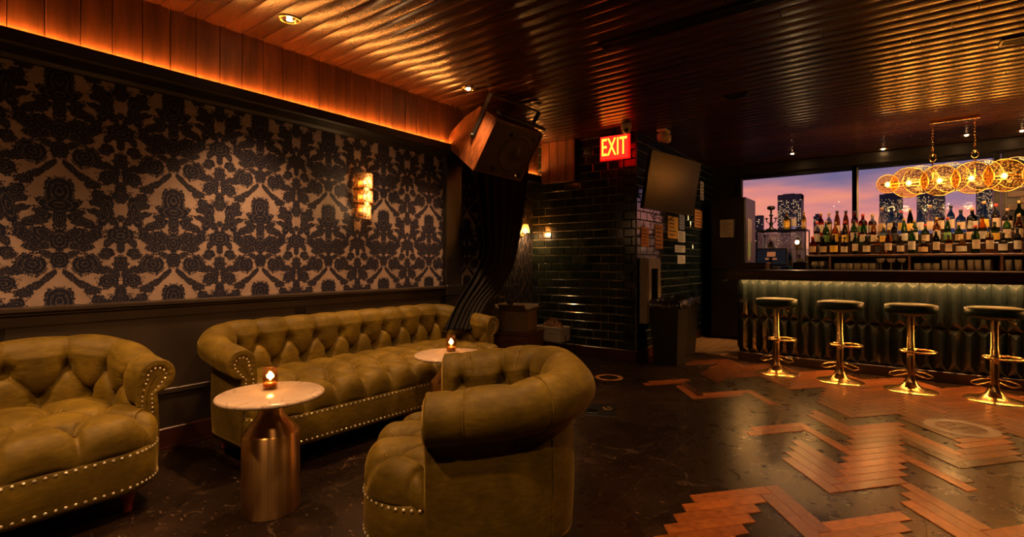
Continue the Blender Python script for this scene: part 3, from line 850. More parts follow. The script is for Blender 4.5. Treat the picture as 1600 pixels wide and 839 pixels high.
def chesterfield(name, label, loc, rotz, W, depth, nose, Rc, r=0.076, zb=0.668, drop=0.09, sx_=0.20, rows=2, row0=0.47, rowdy=0.135,
                 seat_sx=0.20, seat_rows=3, seat_dy=0.16, corner=0.21, seat_top=0.435, group=None, ruffle=True, seams=(), panel_seams=()):
    t = thing(name, label, 'sofa' if W > 1.5 else 'armchair', loc, rotz, group)
    hw = W / 2 - r
    yb = -(depth - r)
    # centre line of the roll: left arm -> back -> right arm
    L1 = abs(yb + Rc); La = PI / 2 * Rc; L2 = 2 * (hw - Rc)
    total = 2 * L1 + 2 * La + L2
    ns = int(total / 0.0075)
    S = np.linspace(0, total, ns)
    X = np.zeros(ns); Y = np.zeros(ns); NX = np.zeros(ns); NY = np.zeros(ns); DR = np.zeros(ns)
    for i, s in enumerate(S):
        if s <= L1: X[i], Y[i], NX[i], NY[i] = -hw, -s, -1, 0
        elif s <= L1 + La:
            th = (s - L1) / Rc
            X[i], Y[i] = -hw + Rc - Rc * math.cos(th), -L1 - Rc * math.sin(th); NX[i], NY[i] = -math.cos(th), -math.sin(th)
        elif s <= L1 + La + L2: X[i], Y[i], NX[i], NY[i] = -hw + Rc + (s - L1 - La), yb, 0, -1
        elif s <= L1 + 2 * La + L2:
            th = (s - L1 - La - L2) / Rc
            X[i], Y[i] = hw - Rc + Rc * math.sin(th), yb + Rc - Rc * math.cos(th); NX[i], NY[i] = math.sin(th), -math.cos(th)
        else: X[i], Y[i], NX[i], NY[i] = hw, -L1 + (s - L1 - 2 * La - L2), 1, 0
        e = min(s, total - s) / (L1 + La * .8)
        e = max(0, min(1, e)); DR[i] = drop * (1 - (e * e * (3 - 2 * e)))
    A = S - total / 2
    z0, zbot = 0.33, 0.125
    # profile as (n, z, b, weight of tufting, normal n, normal z)
    prof = []
    nin = 44
    for j in range(nin):
        f = j / (nin - 1)
        prof.append((-r - 0.008 + 0.006 * f, z0 + (zb - z0) * f, z0 + (zb - z0) * f, 1.0, -1, 0, 'i'))
    for j in range(1, 35):
        an = PI - (PI * 1.55) * j / 34
        wgt = max(0.0, 1 - (j / 34) / 0.52) ** 1.0
        prof.append((r * math.cos(an), zb + r * math.sin(an), zb + r * (PI - an), wgt, math.cos(an), math.sin(an), 'r'))
    zu = zb - r * 0.99
    for j in range(1, 10):
        f = j / 9
        prof.append((0.0 + 0.008 * math.sin(PI * f), zu - 0.004 + (zbot - zu + .004) * f, 0, 0, 1, 0, 'o'))
    prof.append((-0.05, zbot, 0, 0, 0, -1, 'b'))
    npf = len(prof)
    G = np.zeros((ns, npf, 3))
    for j, (n_, z_, b_, wg, nn, nz_, k) in enumerate(prof):
        dz = DR * (np.clip((z_ - z0) / (zb - z0), 0, 1) if k in 'i' else (1.0 if k == 'r' else np.clip((z_ - zbot) / (zu - zbot), 0, 1)))
        h = tuft(A, np.full(ns, b_), sx_, row0, rowdy, rows) if wg > 0 else np.zeros(ns)
        edge = np.clip(np.minimum(S, total - S) / 0.06, 0, 1)
        off = h * wg * edge
        if k == 'r' and wg < 1:   # gathered creases fade out over the roll
            off = off * 0.75
        for sm in seams:
            if k == 'r':
                off = off - 0.006 * np.exp(-((A - sm) / 0.008) ** 2)
        nn2 = n_ + nn * off; zz = z_ - dz + nz_ * off
        G[:, j, 0] = X + NX * nn2; G[:, j, 1] = Y + NY * nn2; G[:, j, 2] = zz
    V = G.reshape(-1, 3)
    Fc = []
    for i in range(ns - 1):
        for j in range(npf - 1):
            Fc.append((i * npf + j, i * npf + j + 1, (i + 1) * npf + j + 1, (i + 1) * npf + j))
    back = pyd('backrest', V, Fc, 'velvet', t, True)
    for sm in seams:
        i = int(np.argmin(np.abs(A - sm)))
        pp = [G[i, j] + np.array([NX[i] * prof[j][4], NY[i] * prof[j][4], prof[j][5]]) * .0015 for j in range(npf) if prof[j][6] == 'r' and j > nin + 4]
        MB().tube([tuple(q) for q in pp[::2]], .0034, 6).obj('seam_piping', 'velvet', t)
    for sm in panel_seams:
        i = int(np.argmin(np.abs(A - sm)))
        pp = [G[i, j] + np.array([NX[i], NY[i], 0]) * .001 for j in range(npf) if prof[j][6] == 'o']
        MB().tube([tuple(q) for q in pp], .0034, 6).obj('seam_piping', 'velvet', t)
    # buttons of the back
    for a, b in buttons_at(total / 2 - 0.16, sx_, row0, rowdy, rows):
        i = int(np.argmin(np.abs(A - a))); f = (b - z0) / (zb - z0)
        n_ = -r - 0.008 + .006 * f + 0.046
        zz = b - DR[i] * f
        inst('button', button_me, back, (X[i] + NX[i] * n_, Y[i] + NY[i] * n_, zz), (PI / 2, 0, math.atan2(NY[i], NX[i]) + PI / 2))
    # scroll-shaped arm fronts
    studs = MB()
    out = []
    for j, p in enumerate(prof):
        if j % 2 == 0 or p[6] == 'o':
            dz = drop * (max(0, min(1, (p[1] - z0) / (zb - z0))) if p[6] == 'i' else (1.0 if p[6] == 'r' else max(0, min(1, (p[1] - zbot) / (zu - zbot)))))
            out.append((p[0], p[1] - dz))
    out.append((-r - 0.008, zbot))
    # resample outline evenly
    pts = np.array(out + [out[0]]); seg = np.sqrt(((pts[1:] - pts[:-1]) ** 2).sum(1)); cum = np.concatenate([[0], np.cumsum(seg)])
    NO = 120
    ss = np.linspace(0, cum[-1], NO, endpoint=False)
    ox = np.interp(ss, cum, pts[:, 0]); oz = np.interp(ss, cum, pts[:, 1])
    zf = zb - drop
    for side in (-1, 1):
        rings = []
        for q, (k_, yy_) in enumerate([(1.0, -0.004), (1.035, 0.006), (1.0, 0.014), (0.93, 0.013), (0.75, 0.022), (0.56, 0.012), (0.50, 0.007), (0.25, 0.010), (0.02, 0.011)]):
            ring = []
            for m in range(NO):
                cx_, cz_ = (0.0, zf) if oz[m] > zf - 0.03 else (-0.042, oz[m])
                if oz[m] <= zf - 0.03:
                    f = min(1, (zf - 0.03 - oz[m]) / 0.05); cx_ = -0.042 * f; cz_ = zf + (oz[m] - zf) * f if f < 1 else oz[m]
                x_ = cx_ + (ox[m] - cx_) * k_; z_ = cz_ + (oz[m] - cz_) * k_
                yy2 = yy_ + (0.0026 * math.sin(m * PI * 2 / 4.0) if q in (4, 5) and ruffle else 0)
                ring.append((side * (hw + x_), yy2, max(z_, zbot)))
            rings.append(ring)
        V = [p for ring in rings for p in ring]
        Fc = []
        for q in range(len(rings) - 1):
            for m in range(NO):
                m2 = (m + 1) % NO
                Fc.append((q * NO + m, q * NO + m2, (q + 1) * NO + m2, (q + 1) * NO + m))
        pyd('arm_front', V, Fc, 'velvet', t, True)
        acc = 0
        for m in range(NO):
            p = rings[6][m]; p0 = rings[6][m - 1]
            acc += math.dist(p, p0)
            if acc > 0.019 and p[2] > 0.30:
                acc = 0; nail(studs, (p[0], p[1] + .003, p[2]), (0, 1, 0), 0.0062)
    # seat and base outline (rounded rectangle)
    hs = W / 2 - r - 0.004
    yf, yr = nose, yb + 0.02
    def outline(n=360):
        P = []
        cr = corner
        cs = [(hs - cr, yf - cr, 0, cr), (-hs + cr, yf - cr, PI / 2, cr), (-hs + Rc, yr + Rc, PI, Rc), (hs - Rc, yr + Rc, 1.5 * PI, Rc)]
        for cx_, cy_, a0, c_ in cs:
            for k in range(25):
                an = a0 + PI / 2 * k / 24
                P.append((cx_ + c_ * math.cos(an), cy_ + c_ * math.sin(an), math.cos(an), math.sin(an)))
        P.append(P[0])
        P = np.array(P); sg = np.sqrt(((P[1:, :2] - P[:-1, :2]) ** 2).sum(1)); cm = np.concatenate([[0], np.cumsum(sg)])
        q = np.linspace(0, cm[-1], n, endpoint=False)
        o = np.stack([np.interp(q, cm, P[:, k]) for k in range(4)], 1)
        ln = np.sqrt(o[:, 2] ** 2 + o[:, 3] ** 2); o[:, 2] /= ln; o[:, 3] /= ln
        # gentle bow of the front
        bow = 0.02 * (1 - (o[:, 0] / hs) ** 2) * (o[:, 1] > 0.0) * np.clip(o[:, 1] / max(yf, .01), 0, 1)
        o[:, 1] += bow
        return o, cm[-1]
    n = int(2 * (W + depth) / 0.0085)
    O, per = outline(n)
    Rr = 0.075
    sd0 = yf - 0.10 - (seat_rows - 1) * seat_dy       # rear button row
    rings = []
    NR = 66
    for q in range(NR):
        k_ = (q / (NR - 1)) ** 0.8
        bx = O[:, 0] - Rr * O[:, 2]; by = O[:, 1] - Rr * O[:, 3]
        cxm, cym = 0.0, (yf + yr) / 2
        # shrink towards the long axis, so that long seats stay evenly sampled
        ax = np.clip(bx, -(hs - (yf - yr) / 2), (hs - (yf - yr) / 2)) if hs > (yf - yr) / 2 else bx * 0
        x_ = ax + (bx - ax) * k_; y_ = cym + (by - cym) * k_
        h = tuft(x_, y_, seat_sx, sd0, seat_dy, seat_rows)
        crown = 0.012 * (1 - k_ ** 2)
        rings.append(np.stack([x_, y_, seat_top - 0.018 + h + crown], 1))
    edge_h = rings[-1][:, 2].copy()
    for q in range(1, 17):
        an = PI / 2 * q / 16 * 1.22
        fd = math.cos(min(an, PI / 2))
        arc = Rr * an
        rr = Rr * (1 - math.sin(an) if an < PI / 2 else 0) if False else Rr * (1 - math.sin(an))
        x_ = O[:, 0] - rr * O[:, 2]; y_ = O[:, 1] - rr * O[:, 3]
        hfr = tuft(x_, y_ + arc * np.clip(O[:, 3], 0, 1), seat_sx, sd0, seat_dy, seat_rows)
        bul = (hfr - 0.020) * (0.45 + 0.55 * fd)
        zed = edge_h - Rr * (1 - math.cos(an)) * 1.35
        rings.append(np.stack([x_ + O[:, 2] * bul, y_ + O[:, 3] * bul, np.maximum(zed, 0.285)], 1))
    rings.append(np.stack([O[:, 0] - .03 * O[:, 2], O[:, 1] - .03 * O[:, 3], np.full(n, .28)], 1))
    V = np.concatenate(rings); Fc = []
    for q in range(len(rings) - 1):
        for m in range(n):
            m2 = (m + 1) % n
            Fc.append((q * n + m, q * n + m2, (q + 1) * n + m2, (q + 1) * n + m))
    seat = pyd('seat', V, Fc, 'velvet', t, True)
    for a, b in buttons_at(hs - 0.16, seat_sx, sd0, seat_dy, seat_rows):
        inst('button', button_me, seat, (a, b, seat_top - 0.064))
    # base rail under the seat
    rings = []
    for off, zz in [(-.03, .30), (-.004, .298), (0.0, .29), (0.002, .22), (0.0, .14), (-.008, .125), (-.05, .125)]:
        rings.append(np.stack([O[:, 0] + off * O[:, 2], O[:, 1] + off * O[:, 3], np.full(n, zz)], 1))
    V = np.concatenate(rings); Fc = []
    for q in range(len(rings) - 1):
        for m in range(n):
            m2 = (m + 1) % n
            Fc.append((q * n + m, q * n + m2, (q + 1) * n + m2, (q + 1) * n + m))
    Fc.append(tuple(range((len(rings) - 1) * n, len(rings) * n)))
    pyd('base_rail', V, Fc, 'velvet', t, True)
    acc1 = 0
    for m in range(n):
        p = O[m]
        acc1 += math.dist(p[:2], O[m - 1][:2])
        if p[1] > 0.01 and acc1 > 0.0235:
            acc1 = 0
            for zz in (0.287, 0.150):
                nail(studs, (p[0] + p[2] * .001, p[1] + p[3] * .001, zz), (p[2], p[3], 0))
    tag(studs.obj('nailhead_trim', 'nail_brass', t), 'rows of small brass nailheads', kind='stuff')
    for sx1 in (-1, 1):
        inst('leg', leg_me, t, (sx1 * (hs - 0.13), yf - 0.13, 0))
        inst('leg', leg_me, t, (sx1 * (hs - 0.12), yb + 0.12, 0))
    if W > 1.5:
        inst('leg', leg_me, t, (0, yf - 0.10, 0))
    return t

chesterfield('tufted_sofa', 'olive velvet tufted sofa under the crystal sconce with the curtain swept over its end', (0.73, 2.355, 0), -PI / 2, 2.26, 0.66, 0.20, 0.30, seams=(-1.55, -1.36, 1.36, 1.55))
chesterfield('tufted_sofa', 'olive velvet sofa with the widest diamond tufting, farther from the curtain along the damask wall', (0.68, -0.125, 0), -PI / 2, 2.26, 0.62, 0.20, 0.28, sx_=0.24, seat_sx=0.24, seams=(-1.52, -1.34, 1.34, 1.52))
chesterfield('barrel_armchair', 'olive velvet barrel armchair turned with its plain rounded back to the room', (2.03, 1.485, 0), math.radians(130), 0.92, 0.61, 0.25, 0.28,
             r=0.088, zb=0.645, drop=0.05, rows=2, row0=0.47, rowdy=0.13, seat_rows=3, seat_dy=0.15, corner=0.22, seat_top=0.425, ruffle=False, seams=(-0.66, -0.40, 0.40, 0.66), panel_seams=(-0.34, 0.34))

# ================================================================== TABLES AND CANDLES
def table(loc, label):
    t = thing('pedestal_table', label, 'table', loc)
    H_ = 0.53
    MB().lathe([(.001, 0), (.118, 0), (.122, .004), (.122, .352), (.119, .358), (.114, .362), (.070, .415), (.056, .435), (.052, .45), (.052, .50), (.10, .502), (.10, .508), (.001, .508)], 56).obj('pedestal', 'brushed_brass', t)
    MB().lathe([(.001, .508), (.215, .508), (.226, .512), (.229, .519), (.226, .526), (.219, H_), (.001, H_)], 64).obj('table_top', 'marble', t)
    return t
T1 = (1.245, 1.195, 0); T2 = (1.20, 2.40, 0)
table(T1, 'round marble table on a brass drum pedestal between the two sofas')
table(T2, 'round marble table on a brass drum pedestal behind the barrel armchair')
def candle(loc, label):
    t = thing('candle_jar', label, 'candle', loc)
    MB().lathe([(.001, 0), (.028, 0), (.031, .004), (.033, .05), (.030, .105), (.0275, .105), (.030, .05), (.0275, .012), (.001, .010)], 24).obj('glass_jar', 'glass_candle', t)
    MB().lathe([(.001, .011), (.0265, .012), (.028, .030), (.001, .031)], 20).obj('wax', 'wax', t)
    MB().lathe([(.0012, .03), (.0012, .042)], 6).obj('wick', 'black_cloth', t)
    MB().lathe([(.0005, .040), (.0034, .046), (.0040, .052), (.0024, .062), (.0003, .074)], 10).obj('flame', 'flame', t)
    light('candle_light', 'POINT', (0, 0, .06), 0.8, (1, .50, .16), t, shadow_soft_size=0.012)
candle((1.18, 1.225, 0.53), 'lit candle in an amber glass jar on the marble table between the sofas')
candle((1.145, 2.47, 0.53), 'lit candle in an amber glass jar on the marble table behind the armchair')

# ================================================================== WALL SCONCE
sc = thing('wall_sconce', 'three-tier crystal rod wall sconce glowing on the damask wall', 'wall lamp', (0.0, 2.605, 1.66))
MB().bbox(0.0, 0.02, -.05, .05, -.13, .13, .004).box(.02, .09, -.006, .006, .05, .06).box(.02, .09, -.006, .006, -.06, -.05).obj('backplate', 'brass', sc)
for zc, rad in [(.055, .088), (-.062, .086)]:
    pts = [(0.012 + rad * math.sin(a), rad * math.cos(a), zc) for a in np.linspace(0.0, PI, 22)]
    MB().tube(pts, .007, 6).tube([(p[0], p[1], p[2] - .012) for p in pts], .004, 6).obj('metal_band', 'brass', sc)
for z0_, z1_, rad, nrod in [(.065, .165, .080, 17), (-.050, .048, .080, 17), (-.165, -.072, .066, 14)]:
    m = MB()
    for k in range(nrod):
        a = PI * (k + .5) / nrod
        x_, y_ = 0.012 + rad * math.sin(a), rad * math.cos(a)
        top = z1_ + (0.020 * math.sin(a) if z1_ > .1 else 0); bot = z0_ - (0.022 * math.sin(a) if z0_ < -.1 else 0)
        m.lathe([(.001, bot - .004), (.0065, bot), (.0065, top), (.001, top + .004)], 6, (x_, y_, 0), smooth=False)
    m.obj('crystal_tier', 'rod_glass', sc)
for zc in (.115, 0.0, -.11):
    MB().sphere((.045, 0, zc), .013, 10, 6, 1.5).obj('bulb', 'sconce_bulb', sc)
    light('sconce_light', 'POINT', (.115, 0, zc), 0.9, (1, .55, .22), sc, shadow_soft_size=.03)

s2 = thing('wall_sconce', 'small single-shade wall sconce on the leaf wallpaper beside the tiled wall', 'wall lamp', (-0.27, 5.19, 1.50))
MB().bbox(0.0, 0.015, -.03, .03, -.07, .03, .003).tube([(.01, 0, -.04), (.05, 0, -.05), (.075, 0, -.03), (.075, 0, -.01)], .006, 6).obj('backplate', 'brass', s2)
MB().lathe([(.030, .095), (.048, .035), (.055, -.005), (.053, -.005), (.046, .035), (.028, .095)], 20, (.075, 0, 0)).obj('shade', 'rod_glass', s2)
MB().sphere((.075, 0, .03), .014, 10, 6, 1.4).obj('bulb', 'bulb', s2)
light('sconce_light', 'POINT', (.075, 0, .0), 8.0, (1, .55, .22), s2, shadow_soft_size=.03)

# ================================================================== CURTAIN
def curtain():
    rows = [(0.0, (0.06, 3.92, 2.56), (0.06, 4.95, 2.56)), (0.25, (0.07, 3.90, 2.0), (0.10, 4.82, 2.02)), (0.55, (0.26, 3.84, 1.25), (0.30, 4.30, 1.10)),
            (0.75, (0.36, 3.56, 0.98), (0.44, 3.92, 0.88)), (0.88, (0.37, 3.32, 0.76), (0.52, 3.56, 0.745)), (1.0, (0.44, 3.06, 0.475), (0.64, 3.25, 0.47))]
    NU, NV = 150, 60
    V = []
    for j in range(NV):
        f = j / (NV - 1)
        fs = np.array([q[0] for q in rows]); ws = np.exp(-((np.linspace(0, 1, 201) - f) / 0.055) ** 2); ws /= ws.sum()
        L = Vector([float((np.interp(np.linspace(0, 1, 201), fs, [q[1][c_] for q in rows]) * ws).sum()) for c_ in range(3)])
        R_ = Vector([float((np.interp(np.linspace(0, 1, 201), fs, [q[2][c_] for q in rows]) * ws).sum()) for c_ in range(3)])
        d = (R_ - L); wd = d.length; d.normalize(); nrm = Vector((0.85, -0.5, 0.15)).normalized()
        for i in range(NU):
            s_ = i / (NU - 1)
            amp = (0.028 + 0.018 * math.sin(3 * s_ + 2)) * min(1, .5 + f)
            ph = s_ * 2 * PI * 6.5 + 1.1 * math.sin(f * 3.4 + s_ * 5) + 0.5 * math.sin(f * 9 + s_ * 11)
            p = L + d * (wd * s_ + 0.012 * math.sin(2 * ph)) + nrm * (amp * math.sin(ph) + 0.03 * f * math.sin(PI * s_))
            V.append(tuple(p))
    Fc = [(j * NU + i, j * NU + i + 1, (j + 1) * NU + i + 1, (j + 1) * NU + i) for j in range(NV - 1) for i in range(NU - 1)]
    o = pyd('curtain', V, Fc, 'black_cloth', None, True)
    tag(o, 'long black curtain swept aside over the end of the sofa', 'curtain')
    sm = o.modifiers.new('thick', 'SOLIDIFY'); sm.thickness = 0.004
curtain()
cr_ = thing('curtain_rail', 'black curtain rail under the ceiling above the curtain', 'curtain rail', (0.07, 4.42, 2.575))
MB().tube([(0, -.55, 0), (0, .55, 0)], .012, 10).obj('rail', 'black_metal', cr_)
for y_ in (-.5, .5): MB().box(-.01, .01, y_ - .01, y_ + .01, 0, .026).obj('bracket', 'black_metal', cr_)

# ================================================================== HANGING LOUDSPEAKER
SR = Matrix.Rotation(1.390, 3, 'Z') @ Matrix.Rotation(0.611, 3, 'X') @ Matrix.Rotation(0.0585, 3, 'Y')
sp_ = thing('loudspeaker', 'wooden loudspeaker with dark grille hung tilted from the ceiling', 'loudspeaker', (0.675, 3.712, 2.134), tuple(SR.to_euler()))
w2, h2 = 0.300, 0.25
# cabinet: wedge in depth (local x across, +y to the back, z up)
side = [(0.0, -h2), (0.0, h2), (0.26, h2), (0.40, h2 - .16), (0.50, -.10), (0.50, -h2 + .02), (0.42, -h2)]
V = [(-w2, y, z) for y, z in side] + [(w2, y, z) for y, z in side]
n = len(side)
MB().add(V, [tuple(range(n))[::-1], tuple(range(n, 2 * n))] + [(i, (i + 1) % n, n + (i + 1) % n, n + i) for i in range(n)]).obj('cabinet', 'speaker_wood', sp_)
MB().box(-w2, w2, -.014, 0, h2 - .016, h2).box(-w2, w2, -.014, 0, -h2, -h2 + .016).box(-w2, -w2 + .014, -.014, 0, -h2, h2).box(w2 - .014, w2, -.014, 0, -h2, h2).obj('front_rim', 'speaker_wood', sp_)
MB().box(-w2 + .014, w2 - .014, -.006, -.001, -h2 + .016, h2 - .016).obj('grille', 'speaker_grille', sp_)
m = MB().lathe([(.150, 0), (.165, .006), (.178, .006), (.182, 0)], 40)
cone = MB().lathe([(.150, .002), (.09, -.0), (.05, .001), (.045, .008), (.001, .012)], 36)
for mb_, nm_, mt in ((m, 'woofer_surround', 'speaker_cone'), (cone, 'woofer_cone', 'speaker_cone')):
    mb_.obj(nm_, mt, sp_, (.085, -.007, -.01), (PI / 2, 0, 0))
for q in ((-.055, .16), (-.09, -.19), (.235, .17), (.235, -.19)):
    MB().lathe([(.001, .006), (.022, .005), (.028, 0)], 18).obj('port', 'black_plastic', sp_, (q[0], -.007, q[1]), (PI / 2, 0, 0))
MB().box(-.018, .018, -.009, -.006, -.012, .012).obj('badge', 'chrome', sp_, (.215, 0, -.205))
MB().box(-w2 - .012, -w2 - .004, .16, .21, -.02, .40).box(-w2 - .012, w2 + .012, .16, .21, .385, .40).box(w2 + .004, w2 + .012, .16, .21, -.02, .40).obj('yoke', 'black_metal', sp_)
MB().lathe([(.001, .018), (.018, .018), (.018, 0)], 14).obj('yoke_knob', 'black_metal', sp_, (-w2 - .012, .185, 0), (0, -PI / 2, 0))
MB().bbox(-w2 + .02, w2, -.01, .05, h2 + .03, h2 + .055, .004).obj('safety_bar', 'black_metal', sp_)

# ================================================================== EXIT SIGN, CAMERA, EMERGENCY LIGHT, TV
ex = thing('exit_sign', 'red glowing exit sign hung from the ceiling before the tiled wall', 'sign', (1.005, 5.22, 2.395), math.radians(4))
ex.scale = (.86, 1, .84)
MB().bbox(-.185, .185, -.030, -.016, -.150, .150, .003).obj('red_panel', 'exit_red', ex)
MB().bbox(-.20, .20, -.014, .014, -.160, .160, .003).obj('housing', 'exit_acrylic', ex)
MB().box(-.21, .21, -.02, .02, .155, .185).box(-.02, .02, -.01, .01, .18, .245).obj('mount', 'black_metal', ex)
fc = bpy.data.curves.new('letters', 'FONT'); fc.body = 'EXIT'; fc.size = 0.30; fc.align_x = 'CENTER'; fc.align_y = 'CENTER'; fc.extrude = 0.003; fc.space_character = 1.02
fo = bpy.data.objects.new('letters_tmp', fc); C.objects.link(fo)
dg = bpy.context.evaluated_depsgraph_get()
lme = bpy.data.meshes.new_from_object(fo.evaluated_get(dg)); bpy.data.objects.remove(fo, do_unlink=True)
lme.materials.clear(); lme.materials.append(MAT['exit_letters'])
lo = inst('letters', lme, ex, (0, -.034, -.005), (PI / 2, 0, 0), (0.56, 1.10, 1))
cd = thing('dome_camera', 'small white dome security camera next to the exit sign', 'camera', (1.195, 5.10, CEIL))
MB().lathe([(.001, 0), (.055, 0), (.058, -.012), (.055, -.05), (.045, -.058)], 24).obj('housing', 'white_plastic', cd)
MB().sphere((0, 0, -.062), .048, 20, 10).obj('dome', 'white_plastic', cd)
MB().sphere((.012, -.030, -.078), .024, 14, 8).obj('lens', 'black_plastic', cd)
em = thing('emergency_light', 'pair of cream emergency floodlights under the ceiling above the television', 'lamp', (1.42, 5.55, CEIL))
MB().bbox(-.05, .05, -.05, .13, -.03, 0, .006).obj('mount', 'white_plastic', em)
for (x_, y_, rz) in ((-.02, -.02, -.3), (.02, .11, .5)):
    MB().lathe([(.02, -.03), (.050, -.035), (.066, -.085), (.066, -.10), (.055, -.115)], 20).obj('lamp_head', 'white_plastic', em, (x_, y_, -.005), (.35, rz, 0))
    MB().lathe([(.001, -.122), (.055, -.113)], 20).obj('lens', 'cream_paper', em, (x_, y_, -.005), (.35, rz, 0))

TR = Matrix.Rotation(1.292, 3, 'Z') @ Matrix.Rotation(0.150, 3, 'X') @ Matrix.Rotation(0.040, 3, 'Y')
tv = thing('television', 'switched-off flat television tilted out from the tiled pillar', 'television', (1.541, 5.564, 1.978), tuple(TR.to_euler()))
MB().bbox(-.457, .457, .0, .045, -.31, .31, .006).obj('casing', 'tv_bezel', tv)
MB().box(-.445, .445, -.003, .001, -.292, .298).obj('screen', 'tv_screen', tv)
MB().box(-.16, .16, .045, .075, -.12, .12).obj('back_box', 'black_plastic', tv)
MB().box(-.05, .05, .075, .30, -.04, .04).box(-.12, .12, .29, .315, -.14, .14).obj('wall_arm', 'black_metal', tv)
MB().tube([(-.2, .05, -.31), (-.2, .09, -.36), (-.1, .12, -.40), (.0, .14, -.38), (.1, .12, -.42), (.2, .10, -.36), (.22, .05, -.31)], .005, 6).obj('cable', 'black_plastic', tv)

# ================================================================== PILLAR SIDE: notices, fire cabinet, bins
def notice(label, y0, y1, z0, z1, mat, lines=5, x=XT + .012, cat='notice'):
    t = thing('notice', label, cat, (x, (y0 + y1) / 2, (z0 + z1) / 2))
    a, b = (y1 - y0) / 2, (z1 - z0) / 2
    MB().box(0, .0025, -a, a, -b, b).obj('sheet', mat, t)
    m = MB()
    for i in range(lines):
        zz = b - (i + 1) * 2 * b / (lines + 1)
        m.box(.0025, .0032, -a * .75, a * random.uniform(.2, .75), zz - b * .05, zz + b * .05)
    m.obj('printed_lines', 'print_ink', t)
def pn(u0, v0, u1, v1): # notice corners on the pillar plane
    a = px(u0, v0, XT); b = px(u1, v1, XT)
    return a[1], b[1], min(b[2], px(u0, v1, XT)[2]), max(a[2], px(u1, v0, XT)[2])
for (u0, v0, u1, v1, mat, lab) in [
    (1042, 340, 1058, 372, 'yellow_paper', 'bright yellow notice high on the tiled pillar under the television'),
    (1022, 352, 1034, 388, 'orange_paper', 'orange brown flyer hanging above the fire cabinet'),
    (1060, 337, 1068, 358, 'blue_paper', 'bluish leaflet beside the bright yellow notice'),
    (1058, 362, 1069, 378, 'white_paper', 'pale square notice, topmost of the three on the tiles'),
    (1053, 384, 1069, 394, 'white_paper', 'wide white notice, middle one of the three on the tiles'),
    (1057, 399, 1069, 412, 'white_paper', 'small white notice, lowest of the three on the tiles'),
    (1084, 330, 1096, 355, 'orange_paper', 'amber sheet on the tiles near the tall black cabinet'),
    (1000, 356, 1012, 385, 'orange_paper', 'dim brown flyer at the corner of the tiled pillar'),
    (1093, 285, 1098, 312, 'white_paper', 'narrow pale sheet on the tiles beside the television')]:
    y0, y1, z0, z1 = pn(u0, v0, u1, v1)
    notice(lab, y0, y1, z0, z1, mat, random.choice((4, 5, 6)))
fcb = thing('fire_cabinet', 'grey wall cabinet holding a red fire extinguisher at the pillar corner', 'cabinet', (XT + .012, 5.50, 0.43))
MB().box(0, .012, 0, .40, 0, .74).box(0, .10, 0, .06, 0, .74).box(0, .10, .34, .40, 0, .74).box(0, .10, .06, .34, .66, .74).box(0, .10, .06, .34, 0, .08).obj('body', 'frame_grey', fcb)
MB().box(.10, .112, .02, .10, .02, .72).box(.10, .112, .30, .38, .02, .72).box(.10, .112, .10, .30, .62, .72).box(.10, .112, .10, .30, .02, .12).obj('door', 'frame_grey', fcb)
MB().box(.103, .106, .10, .30, .12, .62).obj('pane', 'window_glass', fcb)
MB().box(.112, .128, .36, .372, .33, .41).obj('handle', 'chrome', fcb)
fe = thing('fire_extinguisher', 'red fire extinguisher inside the grey wall cabinet', 'extinguisher', (XT + .068, 5.70, 0.512))
MB().lathe([(.001, 0), (.042, 0), (.045, .01), (.045, .30), (.035, .335), (.016, .35), (.016, .37)], 20).obj('cylinder', 'extinguisher_red', fe)
MB().box(-.012, .03, -.05, .03, .37, .385).box(-.012, .03, -.05, .03, .40, .41).box(-.01, .01, -.01, .01, .36, .40).obj('valve', 'black_metal', fe)
MB().lathe([(.0455, .10), (.0455, .22)], 16, a0=-.9, a1=.9).obj('paper_label', 'cream_paper', fe)
MB().tube([(.0, .03, .385), (.02, .06, .34), (.03, .055, .2), (.03, .05, .12)], .006, 6).obj('hose', 'black_plastic', fe)
